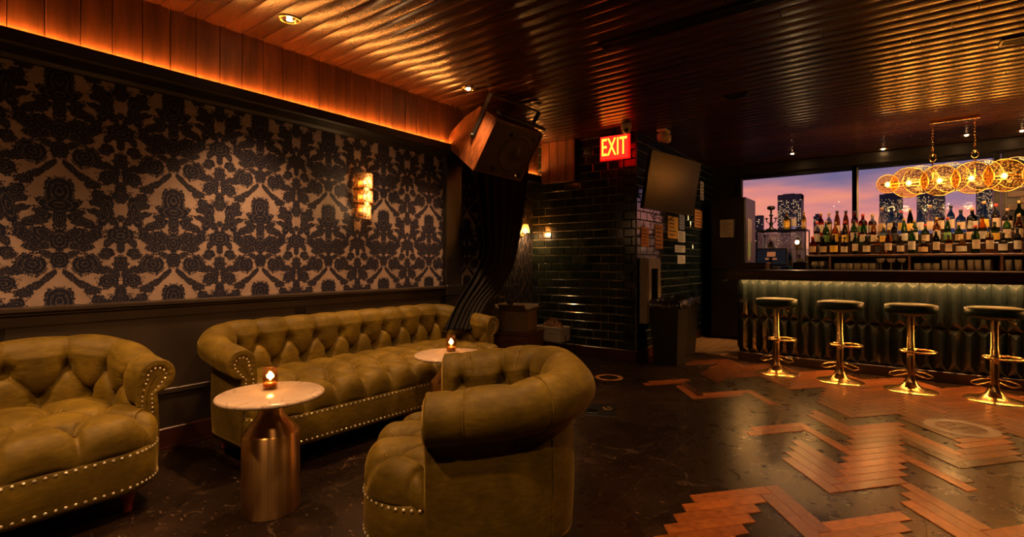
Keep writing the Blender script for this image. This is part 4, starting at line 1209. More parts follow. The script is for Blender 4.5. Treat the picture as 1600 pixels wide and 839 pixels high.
def bin_(loc, label, w_, d_, h_, rz):
    t = thing('trash_bin', label, 'bin', loc, rz, None)
    a, b = w_ / 2, d_ / 2
    V = [(s1 * a * k, s2 * b * k, z_) for k, z_ in ((.80, 0), (1.0, h_)) for s1, s2 in ((-1, -1), (1, -1), (1, 1), (-1, 1))]
    V += [(s1 * a * .94, s2 * b * .94, h_) for s1, s2 in ((-1, -1), (1, -1), (1, 1), (-1, 1))] + [(s1 * a * .8, s2 * b * .8, h_ - .3) for s1, s2 in ((-1, -1), (1, -1), (1, 1), (-1, 1))]
    Fc = [(3, 2, 1, 0)] + [(q + i, q + (i + 1) % 4, q + 4 + (i + 1) % 4, q + 4 + i) for q in (0, 4, 8) for i in range(4)] + [(12, 13, 14, 15)]
    MB().add(V, Fc).obj('bucket', 'black_plastic', t)
    MB().bbox(-a - .012, a + .012, -b - .012, -b, h_ - .03, h_, .003).bbox(-a - .012, a + .012, b, b + .012, h_ - .03, h_, .003).bbox(-a - .012, -a, -b, b, h_ - .03, h_, .003).bbox(a, a + .012, -b, b, h_ - .03, h_, .003).obj('rim', 'black_plastic', t)
    # liner folded over the rim
    N = 64; V = []
    for k, (off, z_) in enumerate([(-.03, h_ - .06), (-.008, h_ + .008), (.018, h_ + .004), (.022, h_ - .07)]):
        for i in range(N):
            an = 2 * PI * i / N
            c_, s_ = math.cos(an), math.sin(an)
            q = 1 / max(abs(c_) / (a + off), abs(s_) / (b + off))
            V.append((q * c_ + random.uniform(-.006, .006), q * s_ + random.uniform(-.006, .006), z_ + random.uniform(-.02, .012) * (k in (2, 3, 1))))
    Fc = [(k * N + i, k * N + (i + 1) % N, (k + 1) * N + (i + 1) % N, (k + 1) * N + i) for k in range(3) for i in range(N)]
    pyd('bin_liner', V, Fc, 'black_plastic_bag', t, True)
plain('black_plastic_bag', (0.012, 0.012, 0.013), 0.22)
bin_((1.475, 5.64, 0), 'black trash bin with a liner in front of the fire cabinet', .30, .40, .70, 0.05)
bin_((1.42, 6.14, 0), 'black trash bin with a liner beside the pale plank floor', .30, .40, .70, -0.03)
# crate on a rack before the tiled wall
rk = thing('wire_rack', 'thin dark wire rack carrying the white crate at the tiled wall', 'rack', (0.14, 5.28, 0))
for x_ in (-.23, .25):
    for y_ in (-.10, .11): MB().tube([(x_, y_, 0), (x_, y_, .26)], .006, 6).obj('leg', 'black_metal', rk)
m = MB()
for k in range(7): m.tube([(-.24, -.10 + k * .035, .168), (.26, -.10 + k * .035, .168)], .003, 5)
m.obj('shelf_wires', 'black_metal', rk)
crt = thing('storage_crate', 'white plastic crate standing on the wire rack', 'crate', (0.13, 5.28, 0.172))
MB().box(-.20, .20, -.10, .10, 0, .008).obj('bottom', 'white_plastic', crt)
MB().bbox(-.205, .205, -.105, -.097, 0, .17, .002).bbox(-.205, .205, .097, .105, 0, .17, .002).bbox(-.205, -.197, -.105, .105, 0, .17, .002).bbox(.197, .205, -.105, .105, 0, .17, .002).obj('walls', 'white_plastic', crt)
MB().bbox(-.212, .212, -.112, -.10, .10, .115, .002).bbox(-.212, .212, -.112, -.097, .158, .172, .002).obj('rib', 'white_plastic', crt)
N = 26; V = []; rr_ = np.random.default_rng(3)
for i in range(N):
    for j in range(N):
        u_, v_ = i / (N - 1) * 2 - 1, j / (N - 1) * 2 - 1
        hgt = .12 * max(0, 1 - u_ * u_) * max(0, 1 - v_ * v_) * rr_.uniform(.5, 1.25)
        V.append((.02 + u_ * .15 + rr_.uniform(-.008, .008), v_ * .085, .145 + hgt))
o = pyd('crumpled_paper', V, [(i * N + j, i * N + j + 1, (i + 1) * N + j + 1, (i + 1) * N + j) for i in range(N - 1) for j in range(N - 1)], 'brown_paper', None)
o.location = (0.13, 5.28, 0.172)
tag(o, 'crumpled brown wrapping paper heaped in the white crate', 'paper')
# cardboard box beyond the sofa end
cb_ = thing('cardboard_box', 'open brown cardboard box on a low dark chest behind the sofa end', 'box', (0.12, 4.62, 0.36), 0.25)
MB().box(-.16, .16, -.16, .16, 0, .006).box(-.16, .16, -.16, -.155, 0, .22).box(-.16, .16, .155, .16, 0, .22).box(-.16, -.155, -.16, .16, 0, .22).box(.155, .16, -.16, .16, 0, .22).obj('carton', 'cardboard', cb_)
for q, (rx, ry, off) in enumerate([(-.9, 0, (0, -.16)), (.7, 0, (0, .16)), (0, -.6, (.16, 0)), (0, .8, (-.16, 0))]):
    if rx: MB().box(-.158, .158, -.10 if off[1] < 0 else 0, 0 if off[1] < 0 else .10, 0, .004).obj('flap', 'cardboard', cb_, (0, off[1], .22), (rx if off[1] > 0 else rx, 0, 0))
    else: MB().box(0 if off[0] > 0 else -.10, .10 if off[0] > 0 else 0, -.158, .158, 0, .004).obj('flap', 'cardboard', cb_, (off[0], 0, .22), (0, ry, 0))
ch = thing('low_chest', 'low dark wooden chest under the cardboard box', 'chest', (0.12, 4.62, 0), 0.25)
MB().bbox(-.22, .22, -.22, .22, .03, .33, .006).obj('body', 'shelf_wood', ch)
MB().bbox(-.23, .23, -.23, .23, .33, .36, .005).obj('lid', 'shelf_wood', ch)
for s1 in (-1, 1):
    for s2 in (-1, 1): MB().box(s1 * .19 - .02, s1 * .19 + .02, s2 * .19 - .02, s2 * .19 + .02, 0, .03).obj('foot', 'dark_wood', ch)

# tall black cabinet behind the pillar
tc_ = thing('tall_cabinet', 'tall black cabinet with a framed sheet beside the window', 'cabinet', (1.54, 8.11, 0))
MB().bbox(-.24, .24, -.30, .31, .05, 2.05, .006).obj('body', 'black_paint', tc_)
MB().bbox(-.23, .23, -.325, -.302, 1.02, 2.02, .004).obj('door', 'black_paint', tc_)
MB().bbox(-.23, .23, -.325, -.302, .12, .99, .004).obj('door', 'black_paint', tc_)
for z_ in (.85, .62): MB().box(-.06, .02, -.345, -.325, z_, z_ + .02).obj('handle', 'chrome', tc_)
MB().box(-.22, .22, -.28, .30, 0, .05).obj('plinth', 'black_metal', tc_)
MB().box(.24, .248, -.22, .05, 1.15, 1.75).obj('side_panel', 'frame_grey', tc_)
MB().box(.248, .250, -.18, -.06, 1.20, 1.42).obj('green_sticker', 'green_paper', tc_) if plain('green_paper', (.25, .42, .12), .7) else None
ns_ = thing('framed_sheet', 'cream menu sheet in a thin dark frame on the tall black cabinet', 'notice', (1.53, 7.782, 1.61))
MB().bbox(-.105, .105, -.006, 0, -.14, .14, .003).obj('frame', 'dark_wood', ns_)
MB().box(-.09, .09, -.008, -.006, -.125, .125).obj('sheet', 'cream_paper', ns_)
m = MB()
for i in range(9): m.box(-.07, .07 if i % 3 else .02, -.009, -.008, .095 - i * .024, .101 - i * .024)
m.obj('printed_lines', 'print_ink', ns_)

# ================================================================== BAR
BX0, BX1 = 2.06, 6.2
bar = thing('bar_counter', 'long bar with faceted dark teal tile front and dark wooden top', 'bar', (0, 0, 0))
MB().box(BX0, BX1, YBAR + .012, YBAR + .48, 0.0, 0.945).obj('carcass', 'black_paint', bar)
MB().bbox(BX0 - .01, BX1, YBAR - .025, YBAR + .02, 0, .10, .004).obj('plinth', 'dark_wood', bar)
MB().bbox(BX0 - .10, BX1 + .1, YBAR - .15, YBAR + .58, .945, 1.035, .008).bbox(BX0 - .10, BX1 + .1, YBAR - .15, YBAR - .11, .927, .95, .004).obj('counter_top', 'dark_wood', bar)
def facet(w_, z0, z1):
    a = w_ / 2 - .0015; hz = .060; d = .042
    V = [(-a, 0, z0), (a, 0, z0), (a, 0, z1), (-a, 0, z1), (0, -d, z0 + hz), (0, -d, z1 - hz), (-a, .012, z0), (a, .012, z0), (a, .012, z1), (-a, .012, z1)]
    return MB().add(V, [(0, 1, 4), (1, 2, 5, 4), (2, 3, 5), (3, 0, 4, 5), (0, 6, 7, 1), (1, 7, 8, 2), (2, 8, 9, 3), (3, 9, 6, 0)])
TW = 0.101
f1 = facet(TW, .105, .505).mesh('facet_tile', 'bar_tile'); f2 = facet(TW, .508, .940).mesh('facet_tile', 'bar_tile')
x = BX0 + TW / 2
while x < BX1 - .02:
    for me in (f1, f2):
        inst('facet_tile', me, bar, (x, YBAR, 0))
    x += TW
# short end of the bar
for k in range(4):
    for me in (f1, f2): inst('facet_tile', me, bar, (BX0 + .004, YBAR + .065 + k * TW, 0), (0, 0, -PI / 2))
tag(MB().box(BX0, BX1, YBAR - .086, YBAR - .070, .934, .944).obj('light_strip', 'led_bar'), 'warm glowing light strip under the edge of the bar counter', 'light strip')
sb = thing('service_box', 'low wooden box standing on the end of the bar counter', 'box', (2.14, 6.55, 1.035))
MB().bbox(-.17, .16, -.12, .12, 0, .07, .005).obj('box_body', 'shelf_wood', sb)
MB().bbox(-.18, .17, -.13, .13, .07, .082, .003).obj('lid', 'shelf_wood', sb)

# stools
def stool():
    t = thing('bar_stool', 'x', 'stool', (0, 0, 0))
    MB().lathe([(.001, 0), (.190, 0), (.196, .003), (.196, .008), (.188, .013), (.14, .022), (.09, .038), (.058, .062), (.040, .095), (.0335, .135), (.0335, .15)], 44).obj('base', 'brass', t)
    MB().lathe([(.030, .12), (.030, .42), (.026, .425), (.026, .69)], 26).obj('pole', 'brass', t)
    MB().lathe([(.001, .650), (.05, .652), (.10, .670), (.10, .678), (.001, .678)], 24).obj('seat_plate', 'black_metal', t)
    MB().lathe([(.001, .676), (.168, .676), (.183, .684), (.188, .700), (.188, .734), (.182, .745)], 40).obj('seat_side', 'seat_side', t)
    MB().lathe([(.1825, .7445), (.176, .752), (.150, .757), (.08, .760), (.001, .760)], 40).obj('seat_pad', 'seat_top', t)
    MB().ring((0, 0, .7445), .1845, .0035, n=40).obj('seat_piping', 'seat_side', t)
    # foot ring, offset forward, with collar
    MB().ring((.05, -.02, .352), .125, .0085, n=36, m=8, sx=1.0, sy=.95).obj('foot_ring', 'brass', t)
    MB().lathe([(.031, .335), (.040, .338), (.040, .366), (.031, .369)], 22).obj('foot_collar', 'brass', t)
    # lower wire loops
    for s_ in (-1, 1):
        pts = [(s_ * .03, 0, .175), (s_ * .085, -.005, .168), (s_ * .145, -.02, .150), (s_ * .150, -.03, .138), (s_ * .11, -.02, .122), (s_ * .06, -.01, .135), (s_ * .03, 0, .150)]
        MB().tube(pts, .0048, 7).obj('wire_loop', 'brass', t)
    MB().tube([(.03, -.02, .685), (.06, -.05, .67), (.105, -.095, .635)], .0045, 6).obj('height_lever', 'brass', t)
    return t
def copy_tree(o, parent=None):
    c = o.copy(); C.objects.link(c); c.parent = parent
    for ch_ in list(o.children): copy_tree(ch_, c)
    return c
st0 = stool()
sl = ['brass bar stool with round green seat at the open end of the bar', 'brass bar stool with round green seat, second from the open end of the bar',
      'brass bar stool with round green seat, third from the open end of the bar', 'brass bar stool with round green seat, fourth from the open end of the bar']
for i, (x_, y_, rz) in enumerate([(2.53, 5.74, .2), (3.075, 5.70, .0), (3.60, 5.66, .05), (4.135, 5.66, .1)]):
    o = st0 if i == 0 else copy_tree(st0)
    o.location = (x_, y_, 0); o.rotation_euler = (0, 0, rz); o['label'] = sl[i]; o['group'] = 'bar stools along the bar'

# ================================================================== BACK BAR
bb0 = thing('back_counter', 'long wooden counter against the window wall behind the bar', 'counter', (4.36, 8.1, 0))
bb = thing('cubby_shelf', 'wooden cubby shelf holding glasses under the bottles', 'shelf', (0, 0, 0))
MB().bbox(-1.84, 1.84, -.32, .32, 0.0, .99, .006).obj('cupboard', 'shelf_wood', bb0)
MB().bbox(-1.84, 1.84, -.34, .32, .99, 1.02, .006).obj('worktop', 'shelf_wood', bb0)
MB().bbox(2.52, 6.2, 7.90, 8.42, 1.195, 1.222, .003).obj('shelf', 'shelf_wood', bb)
MB().box(2.52, 6.2, 8.36, 8.38, 1.02, 1.195).obj('back_panel', 'dark_wood', bb)
for x_ in (2.53, 2.79, 3.62, 4.44, 5.2, 5.9):
    MB().bbox(x_ - .012, x_ + .012, 7.90, 8.37, 1.02, 1.195, .002).obj('divider', 'shelf_wood', bb)
tag(MB().bbox(2.54, 6.15, 8.06, 8.40, 1.222, 1.35, .004).obj('bottle_riser', 'dark_wood'), 'lower dark wooden riser for the middle row of bottles', 'riser')
tag(MB().bbox(2.54, 6.15, 8.19, 8.40, 1.35, 1.48, .004).obj('bottle_riser', 'dark_wood'), 'upper dark wooden riser for the top row of bottles', 'riser')

# bottles
def bottle_shape(kind):
    return {
        'slim': ([(.001, 0), (.033, 0), (.036, .004), (.036, .18), (.032, .205), (.016, .235), (.0135, .25), (.0135, .30)], .05, .15, .305),
        'round': ([(.001, 0), (.040, 0), (.044, .005), (.044, .135), (.040, .16), (.018, .185), (.0145, .20), (.0145, .245)], .035, .115, .25),
        'squat': ([(.001, 0), (.046, 0), (.053, .01), (.056, .06), (.050, .105), (.030, .135), (.0155, .15), (.0145, .185)], .03, .09, .19),
        'square': ([(.001, 0), (.050, 0), (.054, .004), (.054, .15), (.046, .168), (.020, .18), (.016, .19), (.016, .235)], .03, .12, .24),
        'tapered': ([(.001, 0), (.040, 0), (.042, .004), (.036, .10), (.030, .19), (.020, .24), (.0135, .265), (.0135, .305)], .04, .13, .31),
        'wine': ([(.001, 0), (.036, 0), (.038, .005), (.038, .17), (.032, .20), (.0165, .235), (.0145, .25), (.0145, .305)], .045, .13, .31)}[kind]
BOT = {}
for kd in ('slim', 'round', 'squat', 'square', 'tapered', 'wine'):
    prof, l0, l1, top = bottle_shape(kd)
    nn = 4 if kd == 'square' else 16
    a0 = PI / 4 if kd == 'square' else 0
    body = MB().lathe(prof, nn, a0=a0, a1=a0 + 2 * PI, smooth=(kd != 'square')).mesh('bottle_glass', 'glass_clear')
    rl = max(np.interp(l0, [p[1] for p in prof], [p[0] for p in prof]), np.interp(l1, [p[1] for p in prof], [p[0] for p in prof])) + .0012
    if kd == 'square': lab = MB().box(-.033, .033, -.0395, -.0385, l0, l1).mesh('paper_label', 'cream_paper')
    else: lab = MB().lathe([(np.interp(l0, [p[1] for p in prof[1:]], [p[0] for p in prof[1:]]) + .0014, l0), (rl, (l0 + l1) / 2), (np.interp(l1, [p[1] for p in prof[1:]], [p[0] for p in prof[1:]]) + .0014, l1)], 14, a0=-PI / 2 - 1.15, a1=-PI / 2 + 1.15).mesh('paper_label', 'cream_paper')
    cap = MB().lathe([(.0155, top - .03), (.0165, top - .028), (.0165, top - .002), (.014, top), (.001, top)], 12).mesh('bottle_cap', 'black_plastic')
    liq = MB().lathe([(max(.001, p[0] - .003), p[1] + .003) for p in prof if p[1] < l1 + .05] + [(.001, [p[1] for p in prof if p[1] < l1 + .05][-1] + .003)], nn, a0=a0, a1=a0 + 2 * PI).mesh('liquid', 'glass_amber')
    BOT[kd] = (body, lab, cap, liq, top)
plain('cap_gold', (.6, .42, .14), .3, .8); plain('cap_red', (.35, .03, .02), .4); plain('cap_wood', (.30, .17, .07), .6); plain('label_yellow', (.75, .45, .05), .7); plain('label_white', (.50, .45, .36), .7); plain('label_green', (.12, .24, .05), .7); plain('label_tan', (.50, .33, .16), .7); plain('label_black', (.02, .018, .015), .6)
KD = ['slim', 'round', 'squat', 'square', 'tapered', 'wine']
GL = ['clear', 'green', 'amber', 'dark', 'red', 'blue', 'yellow']
GLN = {'clear': 'clear', 'green': 'green', 'amber': 'amber', 'dark': 'near-black', 'red': 'red', 'blue': 'pale blue', 'yellow': 'yellow'}
LBN = {'cream_paper': 'cream', 'label_yellow': 'yellow', 'label_white': 'white', 'label_green': 'green', 'label_tan': 'tan', 'label_black': 'black'}
CPN = {'black_plastic': 'black', 'cap_gold': 'gold', 'cap_red': 'red', 'cap_wood': 'wooden'}
def bottle(kd, gl, lb, cp, loc, sc_, where, rz=0.0):
    lab = '%s %s bottle with %s label and %s cap %s' % (GLN[gl], kd, LBN[lb], CPN[cp], where)
    t = thing('liquor_bottle', lab, 'bottle', loc, rz, lab)
    t.scale = (sc_, sc_, sc_)
    body, l_, c_, liq, top = BOT[kd]
    inst('bottle_glass', body, t, mat='glass_' + gl)
    if gl == 'clear' and random.random() < .6: inst('liquid', liq, t, mat=random.choice(('glass_amber', 'glass_yellow')))
    inst('paper_label', l_, t, mat=lb)
    inst('bottle_cap', c_, t, mat=cp)
rb = random.Random(11)
wts = {0: [2, 2, 3, 5, 1, 0, 1], 1: [4, 3, 4, 2, 1, 1, 2], 2: [5, 3, 3, 1, 2, 3, 3]}
for row, (y_, z_, dx, whr) in enumerate([(7.985, 1.222, .112, 'on the front bottle shelf'), (8.125, 1.350, .100, 'on the middle bottle step'), (8.27, 1.480, .092, 'on the top bottle step')]):
    x_ = 2.59 + .03 * row
    while x_ < 4.98:
        kd = rb.choice(['round', 'squat', 'square', 'round', 'slim', 'wine'] if row == 0 else (['slim', 'round', 'wine', 'tapered'] if row == 1 else ['slim', 'tapered', 'wine', 'slim', 'round']))
        gl = rb.choices(GL, wts[row])[0]
        lb = rb.choices(['cream_paper', 'label_yellow', 'label_white', 'label_green', 'label_tan', 'label_black'], [5, 2, 3, 1, 3, 1])[0]
        cp = rb.choices(['black_plastic', 'cap_gold', 'cap_red', 'cap_wood'], [5, 2, 1, 2])[0]
        s_ = rb.uniform(.92, 1.10) * (1.06 if row == 2 else 1.0)
        if (kd in ('square', 'squat')): s_ *= .92
        if x_ > 4.2 and row == 2: s_ *= 1.05
        bottle(kd, gl, lb, cp, (x_, y_ + rb.uniform(-.012, .012), z_), s_, whr, rb.uniform(-.35, .35) if kd != 'square' else rb.uniform(-.15, .15))
        rad = {'slim': .037, 'round': .045, 'squat': .057, 'square': .046, 'tapered': .043, 'wine': .039}[kd] * s_
        x_ += max(dx * rb.uniform(1.0, 1.08), rad + .047 * 1.1)
# glassware in the cubbies
tum = MB().lathe([(.001, 0), (.030, 0), (.034, .09), (.0325, .09), (.029, .008), (.001, .008)], 16).mesh('tumbler', 'glass_ware')
hib = MB().lathe([(.001, 0), (.026, 0), (.030, .13), (.0285, .13), (.025, .008), (.001, .008)], 16).mesh('highball', 'glass_ware')
coup_b = MB().lathe([(.012, .085), (.035, .095), (.048, .120), (.050, .135), (.0485, .135), (.034, .099), (.001, .09)], 20).mesh('bowl', 'glass_ware')
coup_s = MB().lathe([(.001, 0), (.034, .001), (.034, .004), (.006, .010), (.004, .03), (.004, .08), (.012, .086)], 16).mesh('stem', 'glass_ware')
snf = MB().lathe([(.001, 0), (.030, .001), (.028, .005), (.006, .012), (.006, .035), (.03, .05), (.042, .075), (.032, .115), (.0305, .115), (.040, .075), (.028, .053), (.001, .04)], 18).mesh('snifter', 'glass_ware')
for (x0, x1, dx, me, lab, cat) in [(2.60, 2.725, .092, snf, 'small round snifter glass in the end cubby of the back bar', 'glass'),
                                   (2.86, 3.30, .073, tum, 'short clear tumbler in the wide cubby beside the coupes', 'glass'),
                                   (3.70, 3.90, .082, tum, 'short clear tumbler in the cubby right behind the third stool', 'glass'),
                                   (3.95, 4.38, .070, hib, 'tall clear highball glass lined up in the back bar cubby', 'glass'),
                                   (4.50, 4.80, .072, hib, 'tall clear highball glass in the cubby beside the brick pier', 'glass')]:
    for row in range(2):
        x_ = x0 + (.02 if me is snf else .03) * row
        while x_ < x1:
            o = inst('drinking_glass', me, None, (x_ + random.uniform(-.006, .006), 7.97 + .11 * row, 1.02))
            tag(o, lab, cat, lab)
            x_ += dx * random.uniform(1.0, 1.15)
for x_ in (3.335, 3.44, 3.545):
    t = thing('coupe_glass', 'stemmed coupe glass in the back bar cubby', 'glass', (x_, 7.96, 1.02), 0, 'row of three coupe glasses')
    t.scale = (1, 1, 1.12)
    inst('bowl', coup_b, t); inst('stem', coup_s, t)
# glass display case at the end with ornaments
gc = thing('glass_case', 'dark framed glass display case at the end of the back bar', 'cabinet', (2.18, 8.22, 0))
MB().bbox(-.31, .32, -.18, .20, 0, 1.02, .005).obj('cupboard', 'dark_wood', gc)
MB().box(-.31, .32, -.18, .20, 1.565, 1.585).box(-.31, -.295, -.18, -.165, 1.02, 1.565).box(.305, .32, -.18, -.165, 1.02, 1.565).box(-.31, -.295, .185, .20, 1.02, 1.565).box(.305, .32, .185, .20, 1.02, 1.565).obj('frame', 'black_metal', gc)
MB().box(-.295, .305, -.176, -.170, 1.02, 1.565).obj('pane', 'glass_case', gc)
MB().box(-.295, .305, -.16, .19, 1.30, 1.308).obj('glass_shelf', 'glass_case', gc)
for i, (x_, z_, kd, gl, lb) in enumerate([(1.98, 1.02, 'round', 'amber', 'cream_paper'), (2.10, 1.02, 'squat', 'clear', 'label_white'), (2.28, 1.02, 'slim', 'green', 'label_tan'), (2.40, 1.02, 'round', 'amber', 'label_yellow'),
                                          (2.02, 1.308, 'squat', 'amber', 'label_white'), (2.38, 1.308, 'squat', 'yellow', 'cream_paper')]):
    bottle(kd, gl, lb, 'cap_gold', (x_, 8.24, z_), .85, 'inside the glass case')
bottle('round', 'yellow', 'label_yellow', 'black_plastic', (2.24, 8.20, 1.585), 1.0, 'on the glass case')
bottle('slim', 'clear', 'label_white', 'black_plastic', (2.33, 8.20, 1.585), .95, 'on the glass case')
bottle('wine', 'yellow', 'label_tan', 'cap_gold', (2.45, 8.22, 1.585), .8, 'on the glass case')
orn = thing('table_ornament', 'tall black candelabrum ornament on top of the glass case', 'ornament', (2.04, 8.18, 1.585))
MB().lathe([(.001, 0), (.075, 0), (.075, .015), (.03, .03), (.018, .06), (.03, .09), (.018, .11), (.014, .20), (.035, .215), (.014, .23), (.012, .29), (.05, .305), (.055, .335), (.035, .35), (.001, .35)], 16).obj('stem', 'black_metal', orn)
for s_ in (-1, 1):
    MB().tube([(0, 0, .10), (s_ * .04, 0, .11), (s_ * .06, 0, .13), (s_ * .06, 0, .16)], .007, 6).lathe([(.008, .16), (.022, .165), (.022, .18), (.001, .18)], 10, (s_ * .06, 0, 0)).obj('arm', 'black_metal', orn)
# till, receipt printer and small lamp on the bar end
po = thing('till_screen', 'dark till with an angled screen behind the bar end', 'till', (2.22, 7.15, 1.02), -.12)
MB().bbox(-.10, .10, -.07, .09, 0, .03, .004).box(-.02, .02, .0, .03, .03, .16).obj('stand', 'black_plastic', po)
MB().bbox(-.185, .185, -.012, .012, .06, .285, .004).obj('casing', 'black_plastic', po, (0, 0, 0), (-.2, 0, 0))
MB().box(-.170, .170, -.014, -.012, .075, .27).obj('screen', 'pos_glow', po, (0, 0, 0), (-.2, 0, 0))
MB().box(-.05, .05, -.016, -.014, .175, .235).box(-.07, .07, -.016, -.014, .135, .155).obj('screen_logo', 'pos_logo', po, (0, 0, 0), (-.2, 0, 0))
wk = thing('work_counter', 'dark low work counter behind the bar end under the till', 'counter', (2.38, 7.15, 0))
MB().bbox(-.30, .42, -.20, .20, .02, .99, .005).obj('cupboard', 'black_paint', wk)
MB().bbox(-.31, .43, -.21, .21, .99, 1.02, .004).obj('worktop', 'dark_wood', wk)
pr = thing('receipt_printer', 'black receipt printer beside the till', 'printer', (2.56, 7.12, 1.02))
MB().bbox(-.075, .075, -.09, .09, 0, .11, .008).obj('housing', 'black_plastic', pr)
MB().box(-.04, .04, -.075, -.072, .10, .15).obj('paper', 'white_paper', pr)
lp = thing('small_lamp', 'small bare bulb lamp glowing behind the till', 'lamp', (2.50, 7.27, 1.02))
MB().lathe([(.001, 0), (.04, 0), (.04, .01), (.008, .02), (.008, .30), (.014, .305), (.014, .33)], 14).obj('stem', 'brass', lp)
MB().sphere((0, 0, .352), .022, 12, 8, 1.2).obj('bulb', 'bulb', lp)
light('small_lamp_light', 'POINT', (0, -.04, .36), 1.2, (1, .6, .25), lp, shadow_soft_size=.03)

# ================================================================== CHANDELIER
CY = 6.95
cl_ = thing('linear_chandelier', 'brass linear chandelier with rippled glass discs over the bar', 'chandelier', (0, CY, 0))
MB().bbox(3.77, 4.17, -.045, .045, CEIL - .035, CEIL, .004).obj('canopy', 'brass', cl_)
MB().tube([(3.36, 0, 1.975), (4.95, 0, 1.975)], .011, 8).obj('bar_tube', 'brass', cl_)
MB().tube([(3.36, -.03, 1.935), (4.95, -.03, 1.935)], .005, 6).obj('lower_rod', 'brass', cl_)
for x_ in (3.80, 4.13):
    zt = CEIL - .035; k = 0
    m = MB()
    while zt > 2.28:
        m.ring((x_, 0, zt - .018), .015, .0035, 'x' if k % 2 else 'y', 12, 5, 1 if k % 2 else .65, 1.25 if k % 2 else 1.25)
        zt -= .030; k += 1
    m.obj('chain', 'brass', cl_)
    m = MB()
    for q, zz in enumerate((2.27, 2.22)): m.ring((x_, 0, zz), .033, .006, 'y' if q else 'x', 16, 6, .8, 1.2)
    m.obj('chain_link', 'brass', cl_)
    MB().tube([(x_, 0, 2.19), (x_, 0, 1.975)], .007, 8).obj('hanger', 'brass', cl_)
disc_me = MB().lathe([(.008, .010), (.05, .012), (.10, .008), (.150, -.004), (.158, -.010), (.160, -.004), (.152, .004), (.10, .014), (.05, .018), (.008, .016)], 40).mesh('glass_disc', 'disc_glass')
rim_me = MB().ring((0, 0, -.004), .160, .0045, n=40, m=6).mesh('disc_rim', 'nail_brass')
bulb_me = MB().sphere((0, 0, 0), .026, 14, 8, 1.1).mesh('bulb', 'bulb_glass')
fil_me = MB().sphere((0, 0, 0), .011, 8, 6, 1.4).mesh('filament', 'bulb')
for i, u in enumerate((1387, 1420, 1468, 1518, 1569)):
    x_ = py(u, 290, CY - .06)[0]
    s_ = .62 if i == 0 else 1.0
    d = inst('glass_disc', disc_me, cl_, (x_, -.115, 1.965), (PI / 2, 0, .10 * (-1) ** i), (s_, s_, 1)); inst('disc_rim', rim_me, d)
    if i:
        d = inst('glass_disc', disc_me, cl_, (x_ + .10, .10, 2.01), (-PI / 2 + .1, 0, -.2), (.95, .95, 1), mat='glass_case'); inst('disc_rim', rim_me, d)
    MB().tube([(x_, 0, 1.975), (x_, -.035, 1.965)], .012, 8).obj('socket', 'brass', cl_)
    b_ = inst('bulb', bulb_me, cl_, (x_, -.062, 1.965)); inst('filament', fil_me, b_, (0, -.022, 0))
    light('chandelier_light', 'POINT', (x_, -.04, 1.965), 7.0 if i else 3.0, (1, .49, .16), cl_, shadow_soft_size=.05)
x_ = 4.60
for x_ in (4.62, 4.90):
    d = inst('glass_disc', disc_me, cl_, (x_, -.115, 1.965), (PI / 2, 0, 0)); inst('disc_rim', rim_me, d)
    b_ = inst('bulb', bulb_me, cl_, (x_, -.062, 1.965)); inst('filament', fil_me, b_, (0, -.022, 0))
    light('chandelier_light', 'POINT', (x_, -.04, 1.965), 7.0, (1, .49, .16), cl_, shadow_soft_size=.05)

# ================================================================== RECESSED LIGHTS
def recessed(x, y, label, wfac=1.0, tilt=(0, 0), cone=1.9):
    t = thing('recessed_light', label, 'ceiling light', (x, y, CEIL))
    MB().lathe([(.040, .002), (.043, -.004), (.062, -.006), (.065, -.002), (.064, .002)], 28).obj('trim_ring', 'brass', t)
    MB().lathe([(.001, .0015), (.040, .001)], 20).obj('reflector', 'white_plastic', t)
    MB().sphere((0, 0, -.003), .017, 12, 6, .5).obj('lamp', 'downlight', t)
    light('recessed_spot', 'SPOT', (0, 0, -.02), SPOT_W * wfac, (1, .50, .20), t, (tilt[0], tilt[1], 0), spot_size=cone, spot_blend=.8, shadow_soft_size=.04)
recessed(0.56, 1.668, 'recessed ceiling light above the gap between the two sofas', 1.7, cone=1.5)
recessed(0.588, 3.261, 'recessed ceiling light beside the hanging loudspeaker', 1.3, cone=1.4)
recessed(2.36, 7.855, 'recessed ceiling light above the till', 0.7, cone=2.4)
recessed(3.352, 8.25, 'recessed ceiling light at the window mullion', 1.1)
recessed(4.143, 7.931, 'recessed ceiling light behind the chandelier chains', 1.1)
recessed(4.62, 8.05, 'recessed ceiling light by the brick pier', 1.0)
recessed(0.62, -0.10, 'added unseen ceiling light over the wide-tufted sofa away from the curtain', 1.7, cone=1.5)  # out of view, added to light this sofa from above
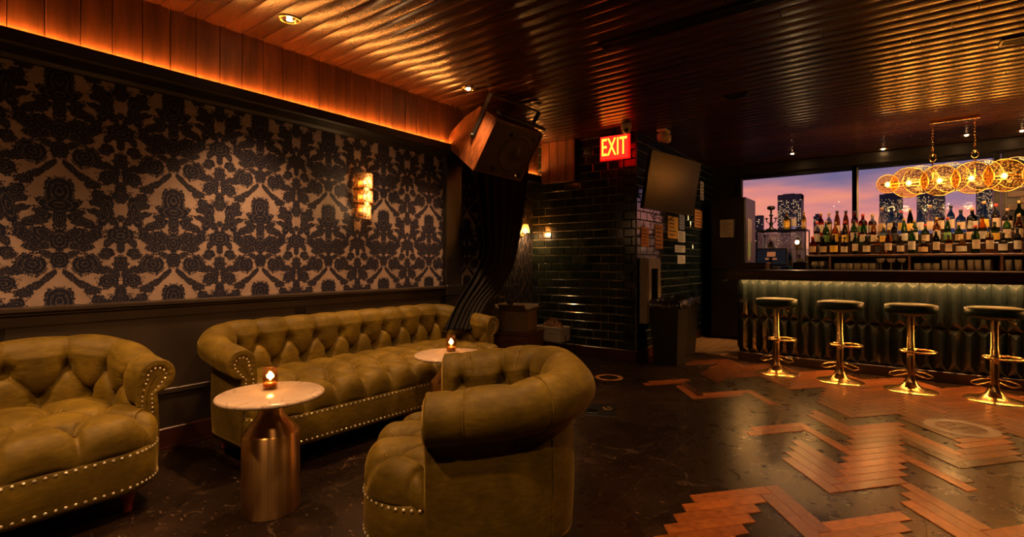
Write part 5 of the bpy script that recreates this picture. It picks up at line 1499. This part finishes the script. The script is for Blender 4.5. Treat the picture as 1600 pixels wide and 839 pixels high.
recessed(2.1, -0.3, 'added unseen ceiling light between the wide-tufted sofa and the armchair', 1.15, cone=2.6)  # added out of view, wide cone to brighten the wallpaper
recessed(2.15, 1.25, 'added unseen ceiling light over the barrel armchair', 0.75, cone=2.6)  # lamp added beyond the frame to light the seating
recessed(2.35, 2.30, 'added unseen ceiling light over the stone floor behind the armchair', 0.5, cone=2.6)  # weak wide fill, added above the frame
recessed(3.6, 0.35, 'added unseen ceiling light over the middle of the room', 0.6, cone=2.6)  # unseen lamp added to light the sides facing the camera
recessed(4.4, 2.7, 'added unseen ceiling light over the open herringbone floor', 0.8, cone=2.2)  # added out of frame to light the open floor

# ================================================================== FLOOR MARKINGS AND OUTLET
def ring_marking(label, c, R0, R1, mat, marks=0):  # thin flat coloured ring lying just above the floor
    t = thing('floor_marking', label, 'marking', (c[0], c[1], 0.0042))
    n = 48
    V = [(R * math.cos(2 * PI * i / n), R * math.sin(2 * PI * i / n), z_) for R, z_ in ((R1, 0), (R1, .0012), (R0, .0012), (R0, 0)) for i in range(n)]
    MB().add(V, [(q * n + i, q * n + (i + 1) % n, (q + 1) * n + (i + 1) % n, (q + 1) * n + i) for q in range(3) for i in range(n)]).obj('ring', mat, t)
    if marks:
        m = MB(); rd = random.Random(5)
        for k in range(marks):
            a, q = rd.uniform(-.09, .09), rd.uniform(-.07, .07)
            m.box(a - .018, a + .018, q - .004, q + .004, 0, .0012)
        tag(m.obj('inner_marks', mat, t), kind='stuff')  # random short dashes inside the ring
ring_marking('lilac ring decal on the planks in front of the stools', (3.853, 4.58), .135, .20, 'marking_lilac', 12)
ring_marking('orange ring decal on the stone floor near the tiled pillar', (1.275, 4.53), .095, .135, 'marking_orange')
ot = thing('floor_outlet', 'black floor outlet plate beside the barrel armchair', 'outlet', (1.72, 3.50, 0), .35)
MB().bbox(-.11, .11, -.16, .16, 0, .005, .002).obj('plate', 'black_metal', ot)
MB().bbox(-.10, -.02, -.12, -.02, .005, .012, .003).obj('cover', 'chrome', ot)
MB().ring((.04, .05, .006), .035, .004).obj('collar', 'brass', ot)
